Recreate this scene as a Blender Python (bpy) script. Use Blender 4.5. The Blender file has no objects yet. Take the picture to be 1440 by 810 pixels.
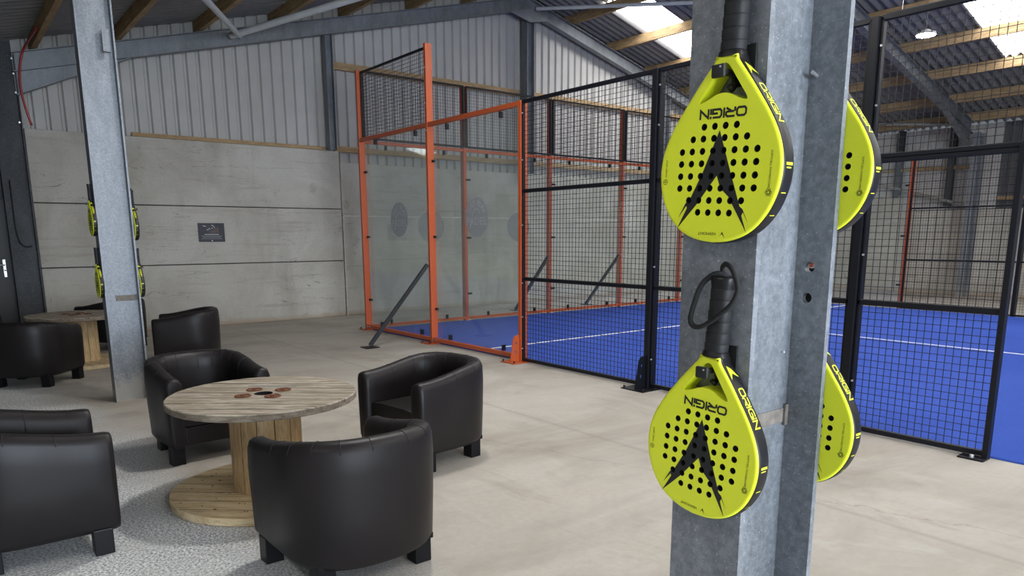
import bpy, bmesh, math, random
from mathutils import Vector, Matrix
R = math.radians
rnd = random.Random(7)
S = bpy.context.scene
COL = S.collection

# ------------------------------------------------------------------ helpers
class MB:
    """collects polygons and links them as one mesh object"""
    def __init__(self):
        self.v, self.f, self.m = [], [], []
    def add(self, verts, faces, mi=0):
        o = len(self.v)
        self.v += [tuple(p) for p in verts]
        for f in faces:
            self.f.append(tuple(i + o for i in f)); self.m.append(mi)
    def box(self, c, s, rot=None, mi=0):
        x, y, z = s[0] / 2, s[1] / 2, s[2] / 2
        vs = [Vector(p) for p in ((-x,-y,-z),(x,-y,-z),(x,y,-z),(-x,y,-z),(-x,-y,z),(x,-y,z),(x,y,z),(-x,y,z))]
        if rot is not None: vs = [rot @ p for p in vs]
        vs = [p + Vector(c) for p in vs]
        self.add(vs, [(0,3,2,1),(4,5,6,7),(0,1,5,4),(1,2,6,5),(2,3,7,6),(3,0,4,7)], mi)
    def bx(self, a, b, mi=0):
        self.box([(p + q) / 2 for p, q in zip(a, b)], [abs(q - p) for p, q in zip(a, b)], None, mi)
    def cbox(self, a, b, ch, mi=0):
        """box with chamfered edges"""
        bm = bmesh.new(); bmesh.ops.create_cube(bm, size=1)
        s = [abs(q - p) for p, q in zip(a, b)]; c = [(p + q) / 2 for p, q in zip(a, b)]
        for v in bm.verts: v.co = Vector((v.co.x*s[0]+c[0], v.co.y*s[1]+c[1], v.co.z*s[2]+c[2]))
        bmesh.ops.bevel(bm, geom=list(bm.edges), offset=ch, segments=2, profile=.6, affect='EDGES')
        bm.verts.index_update()
        self.add([v.co.copy() for v in bm.verts], [[v.index for v in f.verts] for f in bm.faces], mi)
        bm.free()
    def bar(self, a, b, w, h, up=(0,0,1), mi=0):
        """rectangular bar from a to b; w across, h along up"""
        a, b = Vector(a), Vector(b); d = (b - a); L = d.length; d.normalize()
        u = Vector(up); s = d.cross(u)
        if s.length < 1e-5: u = Vector((1,0,0)); s = d.cross(u)
        s.normalize(); u = s.cross(d).normalized()
        vs = []
        for p in (a, b):
            for i, j in ((-1,-1),(1,-1),(1,1),(-1,1)): vs.append(p + s*(i*w/2) + u*(j*h/2))
        self.add(vs, [(3,2,1,0),(4,5,6,7),(0,1,5,4),(1,2,6,5),(2,3,7,6),(3,0,4,7)], mi)
    def tube(self, pts, r, n=10, closed=False, cap=True, mi=0, flat=1.0):
        pts = [Vector(p) for p in pts]; N = len(pts); rings = []
        up = None
        for i, p in enumerate(pts):
            if closed: t = pts[(i+1) % N] - pts[i-1]
            else: t = pts[min(i+1, N-1)] - pts[max(i-1, 0)]
            t.normalize()
            if up is None:
                up = Vector((0,0,1)) if abs(t.z) < .9 else Vector((1,0,0))
            s = t.cross(up).normalized(); up = s.cross(t).normalized()
            rr = r[i] if isinstance(r, (list, tuple)) else r
            rings.append([p + s*math.cos(2*math.pi*k/n)*rr + up*math.sin(2*math.pi*k/n)*rr*flat for k in range(n)])
        vs = [q for ring in rings for q in ring]; fs = []
        for i in range(N if closed else N-1):
            j = (i+1) % N
            for k in range(n):
                l = (k+1) % n
                fs.append((i*n+k, i*n+l, j*n+l, j*n+k))
        if cap and not closed:
            fs.append(tuple(range(n-1, -1, -1))); fs.append(tuple((N-1)*n+k for k in range(n)))
        self.add(vs, fs, mi)
    def cyl(self, a, b, r, n=16, mi=0, r2=None):
        self.tube([a, b], [r, r if r2 is None else r2], n, mi=mi)
    def loft(self, rings, closed=True, caps=False, mi=0):
        n = len(rings[0]); vs = [q for ring in rings for q in ring]; fs = []
        for i in range(len(rings)-1):
            for k in range(n if closed else n-1):
                l = (k+1) % n
                fs.append((i*n+k, i*n+l, (i+1)*n+l, (i+1)*n+k))
        if caps:
            fs.append(tuple(range(n-1, -1, -1))); fs.append(tuple((len(rings)-1)*n+k for k in range(n)))
        self.add(vs, fs, mi)
    def mesh(self, name, mats, smooth=False, auto=None):
        me = bpy.data.meshes.new(name); me.from_pydata(self.v, [], self.f)
        for m in (mats if isinstance(mats, (list, tuple)) else [mats]): me.materials.append(m)
        for p, mi in zip(me.polygons, self.m): p.material_index = mi; p.use_smooth = smooth
        bm = bmesh.new(); bm.from_mesh(me)
        bmesh.ops.recalc_face_normals(bm, faces=bm.faces[:])
        if auto is not None:
            for e in bm.edges:
                if len(e.link_faces) == 2 and e.calc_face_angle(0) > R(auto): e.smooth = False
        bm.to_mesh(me); bm.free(); me.update()
        return me
    def build(self, name, mats, parent=None, smooth=False, auto=None):
        return link(name, self.mesh(name, mats, smooth, auto), parent)

def link(name, me, parent=None):
    o = bpy.data.objects.new(name, me); COL.objects.link(o)
    if parent is not None: o.parent = parent
    return o
def tag(o, label=None, cat=None, group=None, kind=None):
    if label: o['label'] = label
    if cat: o['category'] = cat
    if group: o['group'] = group
    if kind: o['kind'] = kind
    return o
def empty(name, loc, label, cat, group=None, rot=(0,0,0)):
    o = bpy.data.objects.new(name, None); COL.objects.link(o)
    o.location = loc; o.rotation_euler = rot; o.empty_display_size = .1
    return tag(o, label, cat, group)
def local(o, pts):
    return pts
def copy_tree(o, parent=None):
    c = o.copy(); COL.objects.link(c)
    if parent is not None: c.parent = parent
    for ch in list(o.children): copy_tree(ch, c)
    return c
def bake(o):
    """evaluated mesh of an object (text, curve or modifier stack), object removed"""
    bpy.context.view_layer.update()
    dg = bpy.context.evaluated_depsgraph_get()
    me = bpy.data.meshes.new_from_object(o.evaluated_get(dg))
    bpy.data.objects.remove(o, do_unlink=True)
    return me
def text_polys(s, size=1.0, align='CENTER', space=1.0, sx=1.0):
    cu = bpy.data.curves.new('lettering', 'FONT'); cu.body = s; cu.size = size
    cu.align_x = align; cu.align_y = 'CENTER'; cu.space_character = space; cu.resolution_u = 3
    o = bpy.data.objects.new('lettering', cu); COL.objects.link(o)
    me = bake(o)
    vs = [(v.co.x*sx, v.co.y) for v in me.vertices]; fs = [tuple(p.vertices) for p in me.polygons]
    bpy.data.meshes.remove(me)
    return vs, fs
def fill_curve(splines, ext, res=1):
    cu = bpy.data.curves.new('plate', 'CURVE'); cu.dimensions = '2D'; cu.fill_mode = 'BOTH'; cu.extrude = ext
    for pts in splines:
        sp = cu.splines.new('POLY'); sp.points.add(len(pts)-1); sp.use_cyclic_u = True
        for p, q in zip(sp.points, pts): p.co = (q[0], q[1], 0, 1)
    o = bpy.data.objects.new('plate', cu); COL.objects.link(o)
    return bake(o)
def ribbon(pts, w, closed=False):
    """flat stroke with mitred joints -> (verts, faces) in 2D"""
    P = [Vector(p) for p in pts]; n = len(P); L, Rr = [], []
    for i in range(n):
        a = P[i-1] if (i > 0 or closed) else None
        b = P[(i+1) % n] if (i < n-1 or closed) else None
        d1 = (P[i]-a).normalized() if a is not None else None
        d2 = (b-P[i]).normalized() if b is not None else None
        if d1 is None: d1 = d2
        if d2 is None: d2 = d1
        n1 = Vector((-d1.y, d1.x)); n2 = Vector((-d2.y, d2.x)); m = (n1+n2)
        if m.length < 1e-6: m = n1
        m.normalize(); k = 1/max(.45, m.dot(n1))
        L.append(P[i]+m*(w/2*k)); Rr.append(P[i]-m*(w/2*k))
    vs = [tuple(p) for p in L+Rr]
    fs = [(i, n+i, n+(i+1) % n, (i+1) % n) for i in range(n if closed else n-1)]
    return vs, fs
def catmull(pts, k=5, closed=False):
    P = [Vector(p) for p in pts]; n = len(P); out = []
    for i in range(n if closed else n-1):
        p0 = P[i-1] if (i > 0 or closed) else P[0]*2-P[1]
        p1, p2 = P[i], P[(i+1) % n]
        p3 = P[(i+2) % n] if (i+2 < n or closed) else p2*2-p1
        for j in range(k):
            t = j/k
            out.append(.5*((2*p1)+(p2-p0)*t+(2*p0-5*p1+4*p2-p3)*t*t+(3*p1-p0-3*p2+p3)*t**3))
    if not closed: out.append(P[-1])
    return out

# ------------------------------------------------------------------ materials
def new_mat(name):
    m = bpy.data.materials.new(name); m.use_nodes = True
    nt = m.node_tree; return m, nt, nt.nodes, nt.links, nt.nodes['Principled BSDF']
def simple(name, col, rough=.5, metal=0.0, spec=.5, noise=0.0, nscale=40, bump=0.0, bscale=200, coat=0):
    m, nt, N, L, b = new_mat(name)
    b.inputs['Base Color'].default_value = (*col, 1); b.inputs['Roughness'].default_value = rough
    b.inputs['Metallic'].default_value = metal; b.inputs['Specular IOR Level'].default_value = spec
    b.inputs['Coat Weight'].default_value = coat
    if noise or bump:
        tc = N.new('ShaderNodeTexCoord')
    if noise:
        n = N.new('ShaderNodeTexNoise'); n.inputs['Scale'].default_value = nscale; n.inputs['Detail'].default_value = 5
        L.new(tc.outputs['Object'], n.inputs['Vector'])
        mx = N.new('ShaderNodeMix'); mx.data_type = 'RGBA'
        mx.inputs['A'].default_value = (*[c*(1-noise) for c in col], 1); mx.inputs['B'].default_value = (*[min(1, c*(1+noise)) for c in col], 1)
        L.new(n.outputs['Fac'], mx.inputs['Factor']); L.new(mx.outputs['Result'], b.inputs['Base Color'])
    if bump:
        n2 = N.new('ShaderNodeTexNoise'); n2.inputs['Scale'].default_value = bscale; n2.inputs['Detail'].default_value = 3
        L.new(tc.outputs['Object'], n2.inputs['Vector'])
        bp = N.new('ShaderNodeBump'); bp.inputs['Strength'].default_value = bump; bp.inputs['Distance'].default_value = .002
        L.new(n2.outputs['Fac'], bp.inputs['Height']); L.new(bp.outputs['Normal'], b.inputs['Normal'])
    return m
def emit(name, col, st):
    m = bpy.data.materials.new(name); m.use_nodes = True; nt = m.node_tree; nt.nodes.clear()
    o = nt.nodes.new('ShaderNodeOutputMaterial'); e = nt.nodes.new('ShaderNodeEmission')
    e.inputs['Color'].default_value = (*col, 1); e.inputs['Strength'].default_value = st
    nt.links.new(e.outputs[0], o.inputs[0]); return m
class G:
    """tiny node-graph helper"""
    def __init__(self, name):
        self.m, self.nt, self.N, self.L, self.b = new_mat(name)
        self.tc = self.N.new('ShaderNodeTexCoord').outputs['Object']
    def put(self, sock, v):
        if hasattr(v, 'is_linked') or isinstance(v, bpy.types.NodeSocket): self.L.new(v, sock)
        elif isinstance(v, tuple) and len(v) == 3 and sock.type == 'RGBA': sock.default_value = (*v, 1)
        else: sock.default_value = v
    def mapping(self, sc=(1,1,1), rot=(0,0,0), loc=(0,0,0), src=None):
        n = self.N.new('ShaderNodeMapping'); self.L.new(src or self.tc, n.inputs[0])
        n.inputs['Scale'].default_value = sc; n.inputs['Rotation'].default_value = rot; n.inputs['Location'].default_value = loc
        return n.outputs[0]
    def noise(self, scale, detail=4, rough=.55, vec=None, dist=0.0):
        n = self.N.new('ShaderNodeTexNoise'); self.L.new(vec or self.tc, n.inputs['Vector'])
        n.inputs['Scale'].default_value = scale; n.inputs['Detail'].default_value = detail
        n.inputs['Roughness'].default_value = rough; n.inputs['Distortion'].default_value = dist
        return n.outputs['Fac']
    def voro(self, scale, feature='F1', out='Distance', vec=None):
        n = self.N.new('ShaderNodeTexVoronoi'); n.feature = feature; self.L.new(vec or self.tc, n.inputs['Vector'])
        n.inputs['Scale'].default_value = scale; return n.outputs[out]
    def wave(self, scale, dist=2, vec=None, axis='X', detail=2, dscale=1.0):
        n = self.N.new('ShaderNodeTexWave'); n.bands_direction = axis; self.L.new(vec or self.tc, n.inputs['Vector'])
        n.inputs['Scale'].default_value = scale; n.inputs['Distortion'].default_value = dist
        n.inputs['Detail'].default_value = detail; n.inputs['Detail Scale'].default_value = dscale
        return n.outputs['Fac']
    def ramp(self, fac, stops):
        n = self.N.new('ShaderNodeValToRGB'); self.put(n.inputs[0], fac); cr = n.color_ramp
        while len(cr.elements) < len(stops): cr.elements.new(.5)
        for e, (p, c) in zip(cr.elements, stops):
            e.position = p; e.color = (*c, 1) if isinstance(c, tuple) else (c, c, c, 1)
        return n.outputs[0]
    def math(self, op, a, b=0.0, clamp=False):
        n = self.N.new('ShaderNodeMath'); n.operation = op; n.use_clamp = clamp
        self.put(n.inputs[0], a); self.put(n.inputs[1], b); return n.outputs[0]
    def mix(self, fac, a, b, mode='MIX'):
        n = self.N.new('ShaderNodeMix'); n.data_type = 'RGBA'; n.blend_type = mode
        self.put(n.inputs['Factor'], fac); self.put(n.inputs['A'], a); self.put(n.inputs['B'], b); return n.outputs['Result']
    def sep(self, vec=None):
        n = self.N.new('ShaderNodeSeparateXYZ'); self.L.new(vec or self.tc, n.inputs[0]); return n.outputs
    def bump(self, h, st=.3, d=.01):
        n = self.N.new('ShaderNodeBump'); n.inputs['Strength'].default_value = st; n.inputs['Distance'].default_value = d
        self.L.new(h, n.inputs['Height']); self.L.new(n.outputs[0], self.b.inputs['Normal'])
    def done(self, col=None, rough=None, metal=None, spec=None):
        if col is not None: self.put(self.b.inputs['Base Color'], col)
        if rough is not None: self.put(self.b.inputs['Roughness'], rough)
        if metal is not None: self.put(self.b.inputs['Metallic'], metal)
        if spec is not None: self.put(self.b.inputs['Specular IOR Level'], spec)
        return self.m

def floor_mat():
    g = G('floor_concrete')
    big = g.noise(.55, 5, .6, dist=.6); streak = g.noise(1.6, 6, .65, g.mapping((1,.35,1), (0,0,.5)), dist=.8); fine = g.noise(22, 6, .7); vf = g.noise(75, 3, .7)
    base = g.ramp(big, [(.3, (.23,.20,.165)), (.5, (.335,.305,.262)), (.7, (.43,.40,.355))])
    base = g.mix(g.ramp(streak, [(.38, 0.0), (.62, .5)]), base, (.50,.465,.41))
    base = g.mix(g.ramp(streak, [(.58, 0.0), (.74, .55)]), base, (.33,.27,.20))
    base = g.mix(g.ramp(fine, [(.35, .3), (.6, 0.0)]), base, (.30,.255,.20))
    blot = g.noise(1.1, 6, .7, g.mapping((.6,1.2,1), (0,0,-.4), (4,2,0)), dist=1.0)
    base = g.mix(g.ramp(blot, [(.54, 0.0), (.68, .5)]), base, (.27,.235,.19))
    base = g.mix(g.ramp(blot, [(.30, .4), (.42, 0.0)]), base, (.49,.47,.43))
    # rough exposed-aggregate strip on the seating side
    xyz = g.sep(); wob = g.math('MULTIPLY', g.math('SUBTRACT', g.noise(.9, 4), .5), 1.3)
    ym = g.math('ADD', xyz['Y'], wob)
    ym = g.math('ADD', ym, g.math('MULTIPLY', g.math('SUBTRACT', xyz['X'], 4.5), -.12))
    mask = g.ramp(g.math('MULTIPLY', g.math('ADD', ym, 4.75), 1.0), [(0.0, 1.0), (.55, 0.0)])
    speck = g.ramp(vf, [(.36, (.16,.16,.155)), (.48, (.46,.465,.46)), (.58, (.80,.81,.80))])
    speck = g.mix(g.ramp(g.noise(3.0, 4), [(.4, 0.0), (.65, .55)]), speck, (.46,.46,.45))
    col = g.mix(mask, base, speck)
    # hairline cracks
    w = g.math('MULTIPLY', g.math('SUBTRACT', g.noise(2.6, 5, .7), .5), .28)
    l1 = g.math('ABSOLUTE', g.math('ADD', g.math('ADD', xyz['Y'], g.math('MULTIPLY', xyz['X'], -.34)), g.math('ADD', w, 4.52)))
    l2 = g.math('ABSOLUTE', g.math('ADD', xyz['Y'], g.math('ADD', g.math('MULTIPLY', w, .12), 1.62)))
    ck = g.math('MAXIMUM', g.ramp(g.math('MULTIPLY', l1, 60), [(0.0, .5), (.45, 0.0)]), g.ramp(g.math('MULTIPLY', l2, 14), [(0.0, .28), (.5, 0.0)]))
    col = g.mix(ck, col, (.17,.14,.11))
    g.bump(g.mix(mask, fine, vf), .25, .006)
    return g.done(col, g.ramp(fine, [(.3, .62), (.7, .85)]), None, .3)
def wall_mat():
    g = G('wall_concrete')
    a = g.noise(.9, 5, .6, dist=.5); st = g.noise(2.0, 6, .6, g.mapping((1,1,.25))); hz = g.noise(1.5, 6, .65, g.mapping((1,.35,6))); f = g.noise(30, 5)
    col = g.ramp(a, [(.3, (.37,.345,.295)), (.55, (.48,.455,.405)), (.75, (.53,.51,.465))])
    col = g.mix(g.ramp(st, [(.52, 0.0), (.75, .55)]), col, (.27,.245,.19))
    col = g.mix(g.ramp(hz, [(.56, 0.0), (.66, .5)]), col, (.33,.29,.24))
    col = g.mix(g.ramp(f, [(.3, .2), (.5, 0.0)]), col, (.25,.22,.18))
    # scratches
    nz = g.noise(1.2, 4, .6, g.mapping((1,.42,2.1), (R(6),0,0)), dist=1.2)
    ln = g.ramp(g.math('ABSOLUTE', g.math('SUBTRACT', nz, .5)), [(0.0, 1.0), (.0045, 0.0)])
    nz2 = g.noise(2.6, 3, .6, g.mapping((1,.22,3.0), (R(-9),0,0)), dist=.6)
    ln2 = g.ramp(g.math('ABSOLUTE', g.math('SUBTRACT', nz2, .47)), [(0.0, .8), (.006, 0.0)])
    sel = g.ramp(g.noise(1.1, 3), [(.5, 0.0), (.6, 1.0)]); sel2 = g.ramp(g.noise(.9, 2, .5, g.mapping((1,1,1), (0,0,0), (3,7,1))), [(.48, 0.0), (.6, 1.0)])
    sc = g.math('MAXIMUM', g.math('MULTIPLY', ln, sel), g.math('MULTIPLY', ln2, sel2))
    col = g.mix(g.math('MULTIPLY', sc, .7), col, (.10,.08,.06))
    blot = g.ramp(g.voro(1.25, 'F1', 'Distance', g.mapping((1,1,.7), (0,0,0), (0,.3,.2))), [(.05, .5), (.11, 0.0)])
    col = g.mix(g.math('MULTIPLY', blot, g.ramp(f, [(.4, 0.0), (.6, 1.0)])), col, (.15,.125,.09))
    # dirt band at the foot
    z = g.sep()['Z']; ft = g.ramp(g.math('ADD', z, g.math('MULTIPLY', g.noise(3, 4), .12)), [(.07, .6), (.17, 0.0)])
    col = g.mix(ft, col, (.33,.22,.13))
    g.bump(f, .25, .006)
    return g.done(col, .85, None, .2)
def galv_mat(name, a, b, c, metal=.35, rough=.5, streak=.5):
    g = G(name)
    v = g.voro(55, 'F1', 'Color', None); n1 = g.noise(5, 6, .65, g.mapping((1,1,.3))); n2 = g.noise(130, 3, .6); n3 = g.noise(2.0, 4, .6, g.mapping((1,1,.2)))
    bw = g.N.new('ShaderNodeRGBToBW'); g.L.new(v, bw.inputs[0])
    col = g.ramp(g.math('ADD', g.math('MULTIPLY', n1, .75), g.math('MULTIPLY', bw.outputs[0], .25)), [(.3, a), (.5, b), (.72, c)])
    col = g.mix(g.ramp(n2, [(.62, 0.0), (.72, .4)]), col, (.75,.77,.78))
    col = g.mix(g.math('MULTIPLY', g.ramp(n3, [(.55, 0.0), (.72, 1.0)]), streak*.6), col, (.12,.105,.085))
    g.bump(n2, .12, .002)
    return g.done(col, g.ramp(n1, [(.3, rough-.08), (.7, rough+.15)]), metal, .5)
def wood_mat(name, a, b, c, ring=26, axis=(1,1,1), grain='X', nails=False, rough=.75):
    g = G(name)
    sc = {'X': (1.2, 9, 9), 'Y': (9, 1.2, 9), 'Z': (9, 9, 1.2)}[grain]
    n = g.noise(3.2, 6, .65, g.mapping(sc), dist=.7); f = g.noise(14, 5, .7, g.mapping(sc)); bl = g.noise(2.2, 3)
    col = g.ramp(n, [(.3, a), (.5, b), (.68, c)])
    col = g.mix(g.ramp(f, [(.32, .5), (.48, 0.0)]), col, tuple(x*.35 for x in a))
    col = g.mix(g.ramp(bl, [(.4, 0.0), (.7, .3)]), col, tuple(x*.6 for x in b))
    kn = g.voro(2.3, 'F1', 'Distance', g.mapping(tuple(x**.5 for x in sc)))
    col = g.mix(g.ramp(kn, [(.03, .75), (.09, 0.0)]), col, tuple(x*.25 for x in a))
    g.bump(f, .3, .004)
    return g.done(col, rough, None, .25)
def leather_mat():
    g = G('black_leather'); n = g.noise(220, 3); w = g.noise(3.0, 3)
    col = g.ramp(w, [(.3, (.0095,.0078,.0080)), (.7, (.0135,.0105,.0105))])
    g.bump(n, .18, .0012)
    return g.done(col, g.ramp(w, [(.3, .40), (.7, .5)]), None, .26)
def turf_mat():
    g = G('blue_turf'); n = g.noise(900, 2); m_ = g.noise(60, 3); b_ = g.noise(.7, 3); st = g.noise(1.4, 3, .5, g.mapping((.25,2,1)))
    col = g.ramp(n, [(.35, (.018,.045,.25)), (.5, (.040,.092,.43)), (.65, (.085,.155,.56))])
    col = g.mix(g.ramp(b_, [(.35, 0.0), (.7, .3)]), col, (.085,.15,.56)); col = g.mix(g.ramp(m_, [(.35, .3), (.55, 0.0)]), col, (.02,.05,.28))
    g.bump(n, .6, .006)
    return g.done(col, .95, None, .1)
def glass_mat(name, tint, haze=.03, rough=.02):
    m = bpy.data.materials.new(name); m.use_nodes = True; nt = m.node_tree; N = nt.nodes; L = nt.links; N.clear()
    o = N.new('ShaderNodeOutputMaterial'); t = N.new('ShaderNodeBsdfTransparent'); t.inputs[0].default_value = (*tint, 1)
    gl = N.new('ShaderNodeBsdfGlossy'); gl.inputs['Roughness'].default_value = rough
    d = N.new('ShaderNodeBsdfDiffuse'); d.inputs[0].default_value = (.62,.68,.65,1)
    lw = N.new('ShaderNodeLayerWeight'); lw.inputs[0].default_value = .5
    pw = N.new('ShaderNodeMath'); pw.operation = 'POWER'; pw.inputs[1].default_value = 4.5; L.new(lw.outputs['Facing'], pw.inputs[0])
    fr = N.new('ShaderNodeMath'); fr.operation = 'MULTIPLY_ADD'; fr.inputs[1].default_value = .85; fr.inputs[2].default_value = .035; L.new(pw.outputs[0], fr.inputs[0])
    m1 = N.new('ShaderNodeMixShader'); m1.inputs[0].default_value = haze; L.new(t.outputs[0], m1.inputs[1]); L.new(d.outputs[0], m1.inputs[2])
    m2 = N.new('ShaderNodeMixShader'); L.new(fr.outputs[0], m2.inputs[0]); L.new(m1.outputs[0], m2.inputs[1]); L.new(gl.outputs[0], m2.inputs[2])
    L.new(m2.outputs[0], o.inputs[0]); return m
def frosted(name, col, alpha):
    m = bpy.data.materials.new(name); m.use_nodes = True; nt = m.node_tree; N = nt.nodes; L = nt.links; N.clear()
    o = N.new('ShaderNodeOutputMaterial'); t = N.new('ShaderNodeBsdfTransparent'); d = N.new('ShaderNodeBsdfDiffuse'); d.inputs[0].default_value = (*col, 1)
    tr = N.new('ShaderNodeBsdfTranslucent'); tr.inputs[0].default_value = (*col, 1)
    a = N.new('ShaderNodeMixShader'); a.inputs[0].default_value = .4; L.new(d.outputs[0], a.inputs[1]); L.new(tr.outputs[0], a.inputs[2])
    x = N.new('ShaderNodeMixShader'); x.inputs[0].default_value = alpha; L.new(t.outputs[0], x.inputs[1]); L.new(a.outputs[0], x.inputs[2])
    L.new(x.outputs[0], o.inputs[0]); return m
def rooflight_mat():
    m, nt, N, L, b = new_mat('rooflight_sheet')
    b.inputs['Base Color'].default_value = (.85,.88,.9,1); b.inputs['Roughness'].default_value = .6
    b.inputs['Emission Color'].default_value = (.98,.99,1,1); b.inputs['Emission Strength'].default_value = 9.0
    return m

LED = 46
def galv2(name, a, b, c, metal, rough, streak, dirt=(.10,.085,.065)):
    g = G(name)
    n0 = g.noise(7, 6, .65, g.mapping((1,1,.35))); n1 = g.noise(70, 4, .65); n2 = g.noise(210, 2, .6); n3 = g.noise(1.7, 5, .65, g.mapping((1,1,.3))); n4 = g.noise(9, 5, .7, g.mapping((1,1,.6)))
    fac = g.math('ADD', g.math('MULTIPLY', n0, .55), g.math('MULTIPLY', n1, .45))
    col = g.ramp(fac, [(.36, a), (.5, b), (.64, c)])
    col = g.mix(g.ramp(n2, [(.64, 0.0), (.72, .55)]), col, (.66,.68,.69))
    col = g.mix(g.math('MULTIPLY', g.ramp(n3, [(.5, 0.0), (.68, 1.0)]), g.math('MULTIPLY', g.ramp(n4, [(.42, 0.0), (.6, 1.0)]), streak)), col, dirt)
    zz = g.sep()['Z']; spl = g.ramp(g.math('ADD', zz, g.math('MULTIPLY', g.math('SUBTRACT', g.noise(11, 5, .7), .5), .75)), [(.12, .75), (.24, 0.0)])
    col = g.mix(spl, col, (.33,.315,.28))
    g.bump(n1, .10, .002)
    return g.done(col, g.ramp(n0, [(.3, rough-.06), (.7, rough+.12)]), g.ramp(n4, [(.4, metal), (.7, metal*.75)]), .4)
M = dict(
    floor=floor_mat(), concrete=wall_mat(),
    galv=galv2('galvanised_steel', (.125,.135,.148), (.195,.21,.23), (.285,.30,.325), .42, .44, .6),
    galvd=galv2('dull_galvanised_steel', (.15,.16,.17), (.205,.22,.235), (.28,.295,.31), .45, .5, .4),
    dark=galv_mat('dark_painted_steel', (.020,.022,.025), (.028,.03,.034), (.045,.047,.05), .1, .55, .2),
    scar=simple('rusty_weld_scar', (.17,.15,.13), .8, 0, .3, .6, 60, .5, 150),
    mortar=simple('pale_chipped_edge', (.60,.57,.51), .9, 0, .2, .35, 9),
    clad=simple('grey_cladding', (.455,.44,.415), .55, 0, .4, .12, 3),
    cladd=simple('dark_cladding', (.10,.10,.10), .7, 0, .3, .2, 3),
    roof=simple('fibre_cement_sheet', (.20,.195,.19), .85, 0, .2, .25, 5, .2, 60),
    timber=wood_mat('purlin_timber', (.22,.14,.07), (.36,.245,.125), (.48,.345,.19), grain='X'),
    timbery=wood_mat('rail_timber', (.27,.17,.085), (.40,.27,.14), (.50,.36,.20), grain='Y'),
    orange=simple('orange_powder_coat', (.43,.080,.021), .38, 0, .5, .08, 8),
    black=simple('black_powder_coat', (.0055,.006,.009), .42, 0, .28),
    wire=simple('black_mesh_wire', (.010,.010,.012), .5, 0, .4),
    zinc=simple('zinc_bolt', (.6,.6,.6), .35, .8),
    glass=glass_mat('court_glass', (.955,.975,.965), .035),
    decal=frosted('frosted_vinyl', (.30,.31,.33), .62), decal_l=frosted('pale_vinyl', (.58,.6,.61), .55),
    turf=turf_mat(), line=simple('white_turf_line', (.80,.80,.78), .9, 0, .1, .1, 80, .4, 600),
    leather=leather_mat(), stitch=simple('leather_seam', (.004,.004,.004), .7), legs=simple('black_wooden_leg', (.004,.004,.005), .4, 0, .25),
    wood_top=wood_mat('weathered_reel_top', (.12,.095,.065), (.30,.255,.195), (.50,.455,.38), grain='X'),
    wood=wood_mat('reel_drum_pine', (.36,.235,.11), (.52,.365,.19), (.62,.46,.27), grain='Z'),
    wood_edge=wood_mat('reel_edge_wood', (.09,.07,.05), (.19,.155,.115), (.30,.26,.20), grain='X'),
    wood_base=wood_mat('reel_base_pine', (.38,.27,.14), (.56,.43,.25), (.66,.53,.34), grain='X'),
    gap=simple('dark_board_gap', (.03,.022,.015), .9), rust=simple('rusty_washer', (.15,.065,.035), .8, .2, .3, .5, 90, .3, 200),
    hole=simple('black_bore', (.004,.004,.004), .9), stencil=simple('grey_stencil', (.17,.19,.20), .8, 0, .2, .35, 60),
    yellow=simple('yellow_racket_lacquer', (.72,.78,.026), .36, 0, .5, .03, 30), ink=simple('black_racket_print', (.006,.006,.006), .5),
    core=simple('black_racket_core', (.004,.004,.004), .9),
    rim=simple('black_racket_rim', (.007,.007,.008), .42, 0, .35), grip=simple('black_grip_tape', (.011,.011,.012), .62, 0, .4, .2, 60, .3, 500),
    yprint=simple('yellow_rim_print', (.68,.70,.03), .45), cord=simple('black_wrist_cord', (.008,.008,.008), .85), rubber=simple('black_rubber_hook', (.008,.008,.008), .55),
    sign=simple('black_info_board', (.008,.008,.012), .35), signw=simple('white_print', (.62,.62,.62), .6), signp=simple('brown_print', (.13,.095,.085), .6, 0, .3, .5, 14), signg=simple('grey_print', (.055,.055,.062), .6, 0, .3, .6, 20),
    red=simple('red_conduit', (.32,.02,.02), .4), pipe=simple('grey_bracing_tube', (.55,.57,.57), .5, .1, .5, .15, 5),
    door=simple('brown_door_leaf', (.050,.047,.046), .5, 0, .4), steel=simple('satin_handle', (.5,.5,.5), .3, .9), panelw=simple('plain_wall_sheet', (.32,.32,.32), .8),
    rooflight=rooflight_mat(), led=emit('led_tube', (1,.975,.94), LED), bay2=emit('high_bay_strong', (1,.98,.95), 330), bay=emit('high_bay_disc', (.95,.97,1), 40), lampbody=simple('lamp_housing', (.06,.06,.06), .5),
)

# ------------------------------------------------------------------ setting
RIDGE_Y, SL, PURL_Z = 5.08, .26, 6.66            # ridge line, slope, underside of roof sheet at the ridge
def zr(y): return PURL_Z - SL*abs(y-RIDGE_Y)
X0, X1 = -2.35, 19.0
YL, YR = -8.4, 15.0

b = MB(); b.add([(X0-.4,YL-.3,0),(X1+6,YL-.3,0),(X1+6,YR+.5,0),(X0-.4,YR+.5,0),(X0-.4,YL-.3,-.2),(X1+6,YL-.3,-.2),(X1+6,YR+.5,-.2),(X0-.4,YR+.5,-.2)],
    [(0,1,2,3),(7,6,5,4),(0,4,5,1),(1,5,6,2),(2,6,7,3),(3,7,4,0)])
tag(b.build('floor', M['floor']), 'pale worn concrete floor of the hall', 'floor', kind='structure')

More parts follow.
